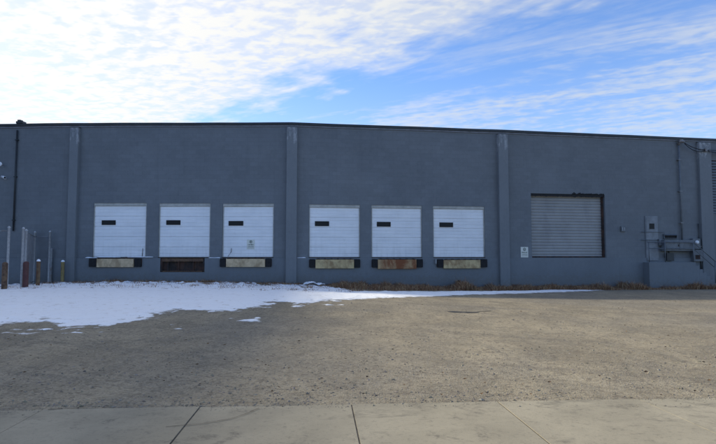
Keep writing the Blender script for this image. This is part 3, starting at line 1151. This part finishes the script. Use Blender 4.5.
o, part = wall_thing('junction_box', 'small blue-grey box with two pale bolts right of the rolling door', 'electrical box', 3, 6.52, 2.98)
mb = MB()
mb.box(0, 0.25, -0.09, -0.002, 0, 0.28)
part(mb, 'casing', M['bluemetal'], 0.01)
for x in (0.07, 0.18):
    mb = MB()
    mb.box(x - 0.012, x + 0.012, -0.10, -0.091, 0.06, 0.22)
    part(mb, 'bolt', M['galv'])

# left end: roof drain pipe and lights
o, part = wall_thing('drain_pipe', 'thin dark vertical pipe at the left end rising just above the roof', 'pipe', 0, EXT + 0.93, 2.9)
mb = MB()
mb.tube([(0, -0.07, 0), (0, -0.07, 4.9)], 0.04, 10)
part(mb, 'pipe', M['coping'])
mb = MB()
mb.box(-0.05, 0.30, -0.13, 0.16, 5.222, 5.34)
mb.box(0.0, 0.16, -0.10, 0.12, 5.341, 5.42)
part(mb, 'roof_hood', M['coping'], 0.02)
for z in (0.5, 2.6, 4.4):
    mb = MB()
    mb.box(-0.07, 0.07, -0.12, -0.001, z, z + 0.04)
    part(mb, 'strap', M['coping'])

o, part = wall_thing('floodlight', 'small white floodlight, upper fixture on the wall at the left edge', 'lamp', 0, EXT + 0.26, 6.12)
mb = MB()
mb.tube([(0, 0, 0), (0, -0.12, 0.02), (0, -0.16, 0.0)], 0.022, 8)
part(mb, 'arm', M['galv'])
pts = MB().lathe([(0.02, 0.10), (0.05, 0.09), (0.10, 0.0), (0.105, -0.03), (0.08, -0.045), (0.0001, -0.05)], 16)
pts.v = [(x, z - 0.24, y) for (x, y, z) in pts.v]
part(pts, 'lamp_head', M['white'])

o, part = wall_thing('security_camera', 'small pale bullet camera below the floodlight at the left edge', 'camera', 0, EXT + 0.39, 5.45)
mb = MB()
mb.box(-0.05, 0.05, -0.03, -0.001, -0.05, 0.05)
mb.tube([(0, -0.03, 0), (0.0, -0.10, 0.05)], 0.018, 8)
part(mb, 'bracket', M['galv'], 0.0)
mb = MB()
mb.tube([(-0.11, -0.12, 0.08), (0.10, -0.20, 0.02)], [0.055, 0.06], 12)
part(mb, 'body', M['white'])
mb = MB()
mb.tube([(0.10, -0.20, 0.02), (0.112, -0.2046, 0.0166)], 0.045, 12)
part(mb, 'lens', M['glass'])


# signs
def notice(label, i, u, z, wd, ht, out):
    o, part = wall_thing('notice_sign', label, 'sign', i, u, z, out)
    mb = MB()
    mb.box(0, wd, -0.008, 0.0, 0, ht)
    part(mb, 'panel', M['signw'], 0.002)
    mk = MB()
    # symbol at the top and two worn lines of small lettering, too faded to read
    ring = MB().lathe([(ht * 0.10, 0), (ht * 0.15, 0), (ht * 0.15, 0.002), (ht * 0.10, 0.002)], 18)
    i0 = len(mk.v)
    mk.v += [(x + wd / 2, -0.009 - z_, y + ht * 0.77) for (x, y, z_) in ring.v]
    mk.f += [tuple(i0 + k for k in f) for f in ring.f]
    mk.uv += ring.uv
    mk.sm += ring.sm
    mk.box(wd / 2 - 0.02, wd / 2 + 0.02, -0.0105, -0.009, ht * 0.70, ht * 0.84)
    part(mk, 'symbol', M['signmark'])
    for row, (z0, h_, n_) in enumerate(((0.42, 0.12, 6), (0.26, 0.07, 9), (0.13, 0.05, 10))):
        mk = MB()
        x = wd * 0.12
        cw = wd * 0.76 / n_
        for k in range(n_):
            hh = ht * h_ * random.uniform(0.75, 1.0)
            mk.box(x + cw * 0.12, x + cw * random.uniform(0.6, 0.85), -0.0105, -0.009, ht * z0, ht * z0 + hh)
            x += cw
        part(mk, 'lettering', M['signmark'])
    return o


notice('small white notice sign on the lower right of the third dock door', 1, 8.40, 2.02, 0.37, 0.46, -0.069)
notice('white notice sign on the wall left of the grey rolling door', 3, 0.90, 1.63, 0.40, 0.53, 0.003)

# snow lying on the ledges
sn = MB()
for (i, a, b) in ((1, 0.70, 1.28), (1, 3.05, 3.95), (1, 6.60, 7.15), (2, 0.30, 0.72), (1, 1.30, 2.40), (1, 2.75, 3.05)):
    n_ = max(3, int((b - a) / 0.06))
    yo = 0.052 if not (1.25 < a < 3.06 and i == 1) else 0.10
    zb = FT + 0.002 if yo < 0.09 else 1.632
    for k in range(n_):
        ua, ub = a + (b - a) * k / n_, a + (b - a) * (k + 1) / n_
        h = lambda u: 0.018 + 0.035 * max(0, noise.noise(Vector((u * 4, i * 3.3, 0.5))) + 0.5) * (1 if a + 0.02 < u < b - 0.02 else 0.1)
        p = [wp(i, ua, zb, 0.002), wp(i, ub, zb, 0.002), wp(i, ub, zb, yo), wp(i, ua, zb, yo)]
        tp = [wp(i, ua, zb + h(ua), 0.002), wp(i, ub, zb + h(ub), 0.002), wp(i, ub, zb + h(ub) * 0.7, yo), wp(i, ua, zb + h(ua) * 0.7, yo)]
        sn.quad([p[3], p[2], tp[2], tp[3]], smooth=True)
        sn.quad([tp[3], tp[2], tp[1], tp[0]], smooth=True)
        if k == 0:
            sn.quad([p[0], p[3], tp[3], tp[0]])
        if k == n_ - 1:
            sn.quad([p[1], tp[1], tp[2], p[2]])
kind(sn.build('ledge_snow', M['snow_bit']), 'stuff')

# ------------------------------------------------------------------ unseen block added left of the view to shade the lot
NB = empty('shade_block', (-40.5, 24, 0), 'tall plain grey block added out of view to shade the left of the lot', 'building')
nb = MB()
nb.box(-14, 8.6, -13.5, 14.0, -0.5, 16.0)
nb.build('wall', M['wall'], NB, (-40.5, 24, 0))
nb = MB()
nb.box(-14.1, 8.65, -13.6, 14.1, 16.001, 16.2)
nb.build('roof_coping', M['coping'], NB, (-40.5, 24, 0))
for k in range(3):
    nb = MB()
    nb.box(8.601, 8.66, -10.5 + k * 3.6, -8.7 + k * 3.6, 7.0, 8.6)
    f = nb.build('window', M['coping'], NB, (-40.5, 24, 0))
    nb = MB()
    nb.box(8.661, 8.67, -10.4 + k * 3.6, -8.8 + k * 3.6, 7.1, 8.5)
    nb.build('pane', M['glass'], f, (-40.5, 24, 0))


# ------------------------------------------------------------------ bollards and fence at the left
def bollard(x, y, r, h, m, label, capm='concrete', snowcap=False, square=False):
    z = gz(x, y) - 0.02
    o = empty('bollard', (x, y, z), label, 'bollard', random.uniform(-1, 1), 'bollards and posts by the fence')
    mb = MB()
    if square:
        mb.box(-r, r, -r, r, -0.2, h)
        mb.build('pipe', M[m], o, (x, y, z), 0, 0.012)
    else:
        mb.lathe([(r, -0.2), (r, h * 0.3), (r * 1.0, h * 0.6), (r, h)], 18)
        mb.build('pipe', M[m], o, (x, y, z))
    mb = MB()
    mb.lathe([(r * 0.995, h - 0.005), (r * 0.93, h + r * 0.30), (r * 0.6, h + r * 0.62), (0.0001, h + r * 0.72)], 18)
    cp = mb.build('cap', M[capm], o, (x, y, z))
    if snowcap:
        mb = MB()
        mb.lathe([(r * 1.02, h + 0.015), (r * 1.02, h + 0.04), (r * 0.8, h + 0.075), (r * 0.4, h + 0.10), (0.0001, h + 0.105)], 16)
        mb.build('snow_cap', M['snow_bit'], cp, (x, y, z))
    return o


bollard(-13.25, 20.97, 0.098, 1.03, 'rust', 'rusty brown pipe bollard at the left edge of the photo', 'rust')
bollard(-12.98, 21.84, 0.105, 1.02, 'redpaint', 'dark red painted bollard between the rusty bollards', 'redpaint')
bollard(-12.97, 22.67, 0.075, 1.06, 'rustyellow', 'thin rusted yellow-brown bollard right of the dark red one', 'rustyellow', True)
bollard(-14.60, 27.42 - 0.9, 0.08, 1.68, 'galvdull', 'tall dull grey steel post near the wall beside the yellow bollard', 'galvdull')
bollard(-13.85, 26.20, 0.078, 1.03, 'yellow', 'yellow bollard with a snow cap against the wall pilaster', 'yellow', True)

FO = (-13.3, 22.2, gz(-13.3, 22.2))
FE = empty('chain_link_fence', FO, 'galvanised chain-link fence with tall posts behind the bollards', 'fence')


def fence_post(x, y, h, r=0.032):
    z = gz(x, y)
    mb = MB()
    mb.lathe([(r, -0.3), (r, h), (r * 1.25, h + 0.002), (r * 1.25, h + 0.03), (r * 0.6, h + 0.07), (0.0001, h + 0.08)], 10)
    return mb.build('post', M['galv'], FE, (x, y, z))


fposts = [(-20.2, 21.3, 2.35), (-16.8, 21.3, 2.35), (-13.48, 21.49, 2.38), (-13.22, 21.98, 2.35), (-13.44, 22.55, 2.30), (-15.35, 26.45, 2.45), (-14.62, 26.42, 2.45)]
for x, y, h in fposts:
    fence_post(x, y, h, 0.046 if x > -16 else 0.04)


def fence_run(a, b, h):
    a, b = Vector(a), Vector(b)
    za, zb = gz(*a), gz(*b)
    A, B = Vector((a.x, a.y, za)), Vector((b.x, b.y, zb))
    for hh, r in ((h, 0.016), (0.14, 0.015), (h * 0.52, 0.007)):
        u = Vector((0, 0, hh))
        MB().tube([A + u, B + u], r, 8).build('rail', M['galvdull'], FE, (0, 0, 0))
    mb = MB()
    L = (B - A).length
    dv = (B - A) / L
    st = 0.085
    h0, h1 = 0.06, h
    H = h1 - h0
    k = -int(H / st) - 1
    while k * st < L:
        for sg in (1, -1):
            s0 = k * st if sg == 1 else k * st + H
            pts_ = []
            t0 = 0.0
            t1 = H
            # clip the diagonal to the panel
            if sg == 1:
                t0 = max(0.0, -s0)
                t1 = min(H, L - s0)
                if t1 - t0 < 0.03:
                    continue
                p0 = A + dv * (s0 + t0) + Vector((0, 0, h0 + t0))
                p1 = A + dv * (s0 + t1) + Vector((0, 0, h0 + t1))
            else:
                t0 = max(0.0, s0 - L)
                t1 = min(H, s0)
                if t1 - t0 < 0.03:
                    continue
                p0 = A + dv * (s0 - t0) + Vector((0, 0, h0 + t0))
                p1 = A + dv * (s0 - t1) + Vector((0, 0, h0 + t1))
            mb.tube([p0, p1], 0.0016, 3, cap=False)
        k += 1
    mb.build('wire_mesh', M['galvdull'], FE, (0, 0, 0), merge=False)


fence_run((-20.2, 21.3), (-13.48, 21.49), 2.28)
fence_run((-13.44, 22.55), (-15.35, 26.45), 2.25)
fence_run((-15.35, 26.45), (-14.62, 26.42), 2.25)

# ------------------------------------------------------------------ snow on the lot
poly = [(-30, 11.4), (-20, 11.9), (-12, 12.3), (-7.99, 12.55), (-7.92, 13.06), (-7.25, 13.07), (-6.32, 12.02), (-5.87, 12.37), (-5.46, 13.12), (-4.96, 13.62), (-5.15, 14.76), (-4.79, 15.27),
        (-3.75, 14.86), (-3.32, 15.3), (-3.26, 15.51), (-2.62, 16.14), (-2.47, 17.57), (-2.1, 17.36), (-1.75, 16.63), (-1.29, 18.09), (0.0, 18.88), (2.6, 20.81), (4.91, 22.54), (8.35, 24.64), (12.62, 27.52),
        (9.2, 27.0), (5.47, 25.1), (1.76, 23.47), (0.0, 22.62), (-0.6, 23.6), (-1.24, 25.2), (-2.25, 26.5), (-13.7, 26.7), (-30, 27.5)]
PL = np.array(poly)
gx = np.arange(-22, 17.8, 0.055)
gy = np.arange(10.8, 28.2, 0.08)
XX, YY = np.meshgrid(gx, gy)
pts = np.stack([XX.ravel(), YY.ravel()], 1)


def sdist(pts, PL):
    d2 = np.full(len(pts), 1e9)
    ins = np.zeros(len(pts), bool)
    n_ = len(PL)
    for k in range(n_):
        a, b = PL[k], PL[(k + 1) % n_]
        e = b - a
        wv = pts - a
        t = np.clip((wv @ e) / (e @ e), 0, 1)
        dd = wv - t[:, None] * e
        d2 = np.minimum(d2, (dd ** 2).sum(1))
        c1 = (a[1] <= pts[:, 1]) & (b[1] > pts[:, 1])
        c2 = (b[1] <= pts[:, 1]) & (a[1] > pts[:, 1])
        cr = e[0] * wv[:, 1] - e[1] * wv[:, 0]
        ins ^= (c1 & (cr > 0)) | (c2 & (cr < 0))
    return np.where(ins, 1, -1) * np.sqrt(d2)


SDm = sdist(pts, PL)
for cx, cy, rx, ry in ((-6.6, 11.55, 0.55, 0.14), (-5.7, 11.8, 0.25, 0.10), (-3.93, 12.63, 0.18, 0.12), (-2.66, 13.55, 0.26, 0.28), (-7.6, 11.7, 0.3, 0.1), (-1.05, 17.0, 0.25, 0.1), (16.1, 28.35, 1.1, 0.28), (17.0, 28.7, 0.5, 0.2), (14.6, 28.2, 0.4, 0.1)):
    e = 1 - np.sqrt(((pts[:, 0] - cx) / rx) ** 2 + ((pts[:, 1] - cy) / ry) ** 2)
    SDm = np.maximum(SDm, e * min(rx, ry))


def wall_y(x):
    for k in range(4):
        a, b = PTS[k], PTS[k + 1]
        if a.x <= x <= b.x:
            return a.y + (b.y - a.y) * (x - a.x) / (b.x - a.x)
    return 99


hz = np.zeros(len(pts))
for k, (x, y) in enumerate(pts):
    s_ = SDm[k]
    if s_ < -1.2 or y > wall_y(x) - 0.06:
        hz[k] = -1
        continue
    s_ += (1 - 0.55 * smooth(-1.5, 1.5, x)) * (0.26 * noise.noise(Vector((x * 0.9, y * 1.7, 3.0))) + 0.50 * noise.noise(Vector((x * 1.9, y * 3.0, 8.0))) + 0.34 * noise.noise(Vector((x * 5, y * 6, 1.0))) + 0.15 * noise.noise(Vector((x * 12, y * 12, 1.0))))
    dw = wall_y(x) - y
    if dw < 6.0 and x < 1.5:                               # thin and patchy against the wall
        s_ = min(s_, -0.07 + 0.40 * noise.noise(Vector((x * 1.1, y * 1.0, 6.0))) + 0.40 * noise.noise(Vector((x * 3.3, y * 2.2, 2.0))) + 0.26 * noise.noise(Vector((x * 9.0, y * 5.0, 2.0))) + 0.15 * dw)
    h = 0.055 * (1 - math.exp(-s_ / 0.55)) if s_ > 0 else s_ * 0.25
    if dw < 6.5 and x < 1.5 and s_ > -0.3:              # lumpy over buried weeds
        h += 0.10 * smooth(6.5, 2.5, dw) * max(0.0, noise.noise(Vector((x * 2.6, y * 1.6, 11.0))) + 0.4 * noise.noise(Vector((x * 7, y * 5, 4.0)))) * min(1, max(0, s_ * 4))
    h += (0.014 * noise.noise(Vector((x * 1.4, y * 2.2, 0.0))) + 0.008 * noise.noise(Vector((x * 5, y * 6, 0.0)))) * min(1, max(0, s_ * 3))
    hz[k] = max(h, -0.06)
nX, nY = len(gx), len(gy)
used = {}
sv, sf = [], []


def vid(k):
    if k not in used:
        used[k] = len(sv)
        x, y = float(pts[k][0]), float(pts[k][1])
        sv.append((x, y, ground_z(x, y) + float(hz[k]) - 0.004))
    return used[k]


for j in range(nY - 1):
    for i in range(nX - 1):
        q4 = (j * nX + i, j * nX + i + 1, (j + 1) * nX + i + 1, (j + 1) * nX + i)
        hh = [hz[k] for k in q4]
        if min(hh) <= -0.5 or max(hh) < 0.0:
            continue
        sf.append(tuple(vid(k) for k in q4))
me = bpy.data.meshes.new('snow')
me.from_pydata(sv, [], sf)
ta = me.attributes.new('thickness', 'FLOAT', 'POINT')
inv = np.zeros(len(sv), dtype=np.float32)
for k_, v_ in used.items():
    inv[v_] = max(0.0, float(hz[k_])) / 0.055
ta.data.foreach_set('value', inv)
me.polygons.foreach_set('use_smooth', [True] * len(sf))
me.materials.append(M['snow'])
o = bpy.data.objects.new('snow', me)
col.objects.link(o)
kind(o, 'stuff')

# ------------------------------------------------------------------ loose stones
oct_v = np.array([(1, 0, 0), (0, 1, 0), (-1, 0, 0), (0, -1, 0), (0, 0, 1), (0, 0, -1)], float)
oct_f = [(0, 1, 4), (1, 2, 4), (2, 3, 4), (3, 0, 4), (1, 0, 5), (2, 1, 5), (3, 2, 5), (0, 3, 5)]


def stones(name, spots):
    V, F, Tn = [], [], []
    for (x, y, s_, z) in spots:
        a = random.uniform(0, math.pi)
        ca, sa = math.cos(a), math.sin(a)
        sx, sy, sz = s_ * random.uniform(0.7, 1.4), s_ * random.uniform(0.6, 1.1), s_ * random.uniform(0.4, 0.75)
        i = len(V)
        for (px, py, pz) in oct_v:
            px, py, pz = px * sx * random.uniform(.75, 1.2), py * sy * random.uniform(.75, 1.2), pz * sz
            V.append((x + px * ca - py * sa, y + px * sa + py * ca, z + pz + sz * 0.2))
        b = random.uniform(0.6, 1.3)
        t = (0.225 * b, random.uniform(0.19, 0.215) * b, random.uniform(0.145, 0.185) * b)
        for f in oct_f:
            F.append(tuple(i + k for k in f))
            Tn.append(t)
    return kind(solid_tinted(name, V, F, Tn, M['stone']), 'stuff')


spots = []
while len(spots) < 14000:
    y = 6.0 + 17 * random.random() ** 1.9
    x = random.uniform(-0.70, 0.70) * (y + 1)
    al, ac = sw_local(x, y)
    if ac < 0.0 and random.random() > 0.10:
        continue
    dens = noise.noise(Vector((x * 0.5, y * 0.9, 12.0))) + 0.5
    if random.random() > dens + 0.25:
        continue
    s_ = min(0.026, 0.004 + 0.0045 * random.expovariate(1.0))
    z = ground_z(x, y) if ac > -0.02 else max(ground_z(x, y), 0.034)
    spots.append((x, y, s_, z))
while len(spots) < 15600:                               # gravel spilled along the sidewalk edge
    al = random.uniform(-6, 6)
    ac = random.gauss(-0.02, 0.09)
    x = SW_O.x + al * math.cos(SW_A) - ac * math.sin(SW_A)
    y = SW_O.y + al * math.sin(SW_A) + ac * math.cos(SW_A)
    spots.append((x, y, random.uniform(0.003, 0.008), max(ground_z(x, y), 0.032)))
stones('loose_gravel', spots)

# dead leaves and twigs
V, F, Tn = [], [], []
for k in range(620):
    if k < 240:
        y = 6.4 + 15 * random.random() ** 1.5
        x = random.uniform(-0.66, 0.66) * (y + 0.5)
    else:
        x = random.uniform(-13, 19)
        y = wall_y(x) - abs(random.gauss(0.5, 0.5)) - 0.1
    z = ground_z(x, y) + (0.02 if k < 240 else 0.05)
    s_ = random.uniform(0.014, 0.034)
    a = random.uniform(0, 6.28)
    ca, sa = math.cos(a), math.sin(a)
    i = len(V)
    for (px, py, pz) in ((-1, 0, 0.2), (-0.2, -0.6, random.uniform(0, .5)), (1, 0, 0.3), (0.1, 0.6, random.uniform(0, .7)), (0, 0, 0)):
        V.append((x + (px * ca - py * sa) * s_, y + (px * sa + py * ca) * s_, z + pz * s_))
    c = random.choice([(0.11, 0.065, 0.035), (0.075, 0.05, 0.03), (0.16, 0.10, 0.055), (0.05, 0.035, 0.025)])
    for f in ((0, 1, 4), (1, 2, 4), (2, 3, 4), (3, 0, 4)):
        F.append(tuple(i + q_ for q_ in f))
        Tn.append(c)
kind(solid_tinted('leaf_litter', V, F, Tn, M['leaf']), 'stuff')

# ------------------------------------------------------------------ dry grass along the wall
mb = MB()
sx_ = np.arange(-4.0, 30, 0.15)
for xa, xb in zip(sx_, sx_[1:]):
    ed = []
    for x in (float(xa), float(xb)):
        wyy = wall_y(x) - 0.045
        e_ = wyy - float(np.interp(x, [-4, -2.2, -0.6, 0.3, 2, 5, 9, 13, 24, 30], [0.3, 1.0, 2.5, 3.6, 3.2, 2.2, 1.4, 1.6, 1.6, 1.6])) * (1 + 0.22 * noise.noise(Vector((x * 0.8, 2.0, 7.0))) + 0.12 * noise.noise(Vector((x * 3.1, 2.0, 1.0))))
        ed.append([(x, wyy + (e_ - wyy) * t, ground_z(x, wyy + (e_ - wyy) * t) + 0.006 + 0.02 * math.sin(math.pi * (1 - t) * 0.5) - (0.03 if t == 1 else 0)) for t in (0, 0.25, 0.5, 0.75, 1.0)])
    for k in range(4):
        mb.quad([ed[0][k + 1], ed[1][k + 1], ed[1][k], ed[0][k]], None, True)
kind(mb.build('soil_strip', M['soil']), 'structure')
V, F, Tn = [], [], []


def blade(x, y, h, bend, c):
    z = gz(x, y)
    a = random.uniform(0, 6.28)
    wx, wy = math.cos(a) * 0.007, math.sin(a) * 0.007
    b = random.uniform(0, 6.28)
    bx, by = math.cos(b) * bend * h, math.sin(b) * bend * h
    i = len(V)
    V.extend([(x - wx, y - wy, z - 0.02), (x + wx, y + wy, z - 0.02), (x + bx * 0.35 + wx * .8, y + by * 0.35 + wy * .8, z + h * 0.6), (x + bx * 0.35 - wx * .8, y + by * 0.35 - wy * .8, z + h * 0.6), (x + bx, y + by, z + h * random.uniform(0.7, 1.0))])
    F.append((i, i + 1, i + 2, i + 3))
    F.append((i + 3, i + 2, i + 4))
    Tn.extend([c, c])


def grass_depth(x):
    return float(np.interp(x, [-30, -3.6, -2.2, -0.6, 0.3, 2, 5, 9, 13, 24], [0.9, 1.0, 1.3, 2.6, 3.7, 3.3, 2.3, 1.5, 1.7, 1.7]))


pal = [(0.36, 0.22, 0.115), (0.27, 0.14, 0.078), (0.19, 0.09, 0.052), (0.46, 0.33, 0.19), (0.22, 0.14, 0.078), (0.13, 0.07, 0.046)]
cnt = 0
while cnt < 42000:
    x = random.uniform(-14, 24)
    wy_ = wall_y(x)
    right = smooth(-3.2, -0.4, x)
    dw = 0.06 + grass_depth(x) * random.random() ** 1.15 * (1 + 0.25 * noise.noise(Vector((x * 1.5, 0.0, 7.0))))
    cl_ = noise.noise(Vector((x * 1.1, dw * 1.5, 3.0))) + 0.45 * noise.noise(Vector((x * 3.7, dw * 3, 5.0)))
    if random.random() > (0.12 + 0.10 * (cl_ > 0)) + right * (0.55 + 0.5 * cl_):
        continue
    if 7.6 < (x - 7.35) < 12 and dw < 1.0:
        continue
    h = random.uniform(0.08, 0.28) + 0.42 * max(0, cl_) * random.random()
    h *= (0.42 + 0.58 * right) * max(0.35, 0.9 + 1.1 * noise.noise(Vector((x * 0.9, 4.0, 2.0))) + 0.5 * noise.noise(Vector((x * 2.7, 4.0, 5.0))))
    blade(x, wy_ - dw, h, random.uniform(0.2, 0.9), random.choice(pal))
    cnt += 1
# a few thin stalks poking through the snow
tufts = [(random.uniform(-14.5, 0.5), random.random() ** 1.4) for _ in range(420)]
for k in range(9500):
    tx, td = random.choice(tufts)
    x = tx + random.gauss(0, 0.13)
    y = wall_y(x) - 0.12 - 5.6 * td + random.gauss(0, 0.10)
    if y > wall_y(x) - 0.07:
        continue
    blade(x, y, random.uniform(0.04, 0.13) * random.choice((1, 1, 1, 1.8)), random.uniform(0.6, 1.6), random.choice(pal))
kind(solid_tinted('dry_grass', V, F, Tn, M['blade']), 'stuff')

# ------------------------------------------------------------------ small things on the lot
# muddy holes
for (cx, cy, rx, ry) in ((2.74, 15.76, 0.20, 0.20), (3.14, 15.66, 0.24, 0.18), (3.6, 16.0, 0.2, 0.07)):
    mb = MB()
    n_ = 26
    ring = []
    for k in range(n_):
        a = 2 * math.pi * k / n_
        r_ = 1 + 0.35 * noise.noise(Vector((math.cos(a) * 1.5 + cx, math.sin(a) * 1.5, 2.0)))
        x, y = cx + rx * r_ * math.cos(a), cy + ry * r_ * math.sin(a)
        ring.append((x, y, ground_z(x, y) + 0.006))
    c_ = (cx, cy, ground_z(cx, cy) + 0.004)
    for k in range(n_):
        mb.quad([c_, ring[k], ring[(k + 1) % n_]])
    kind(mb.build('mud_patch', M['mud']), 'structure')

# crumpled white sheet at the foot of the wall
px, py = -2.02, 25.6
N = 12
mb = MB()
gr = {}
for a in range(N + 1):
    for b in range(N + 1):
        u, v = a / N - 0.5, b / N - 0.5
        n_ = noise.noise(Vector((u * 4, v * 4, 1.2))) + 0.5 * noise.noise(Vector((u * 11, v * 11, 3.2)))
        gr[a, b] = (u * 0.95 + 0.1 * n_, v * 0.5, 0.10 + 0.13 * n_ + 0.10 * math.exp(-((u + 0.15) / 0.18) ** 2))
for a in range(N):
    for b in range(N):
        mb.quad([gr[a, b], gr[a + 1, b], gr[a + 1, b + 1], gr[a, b + 1]])
tag(mb.build('plastic_sheet', M['white'], None, (px, py, gz(px, py)), 0.2), 'crumpled pale plastic sheet lying in the grass at the wall foot', 'litter')

mb = MB()
pr = wp(2, 8.25, 0.42, 0.05)
mb.tube([(0, 0.0, 0), (0, -0.16, -0.01)], [0.085, 0.085], 14, cap=True)
tag(mb.build('drain_outlet', M['black'], None, pr, SEG[2][3]), 'short black drain outlet low on the wall under the sixth dock door', 'pipe')
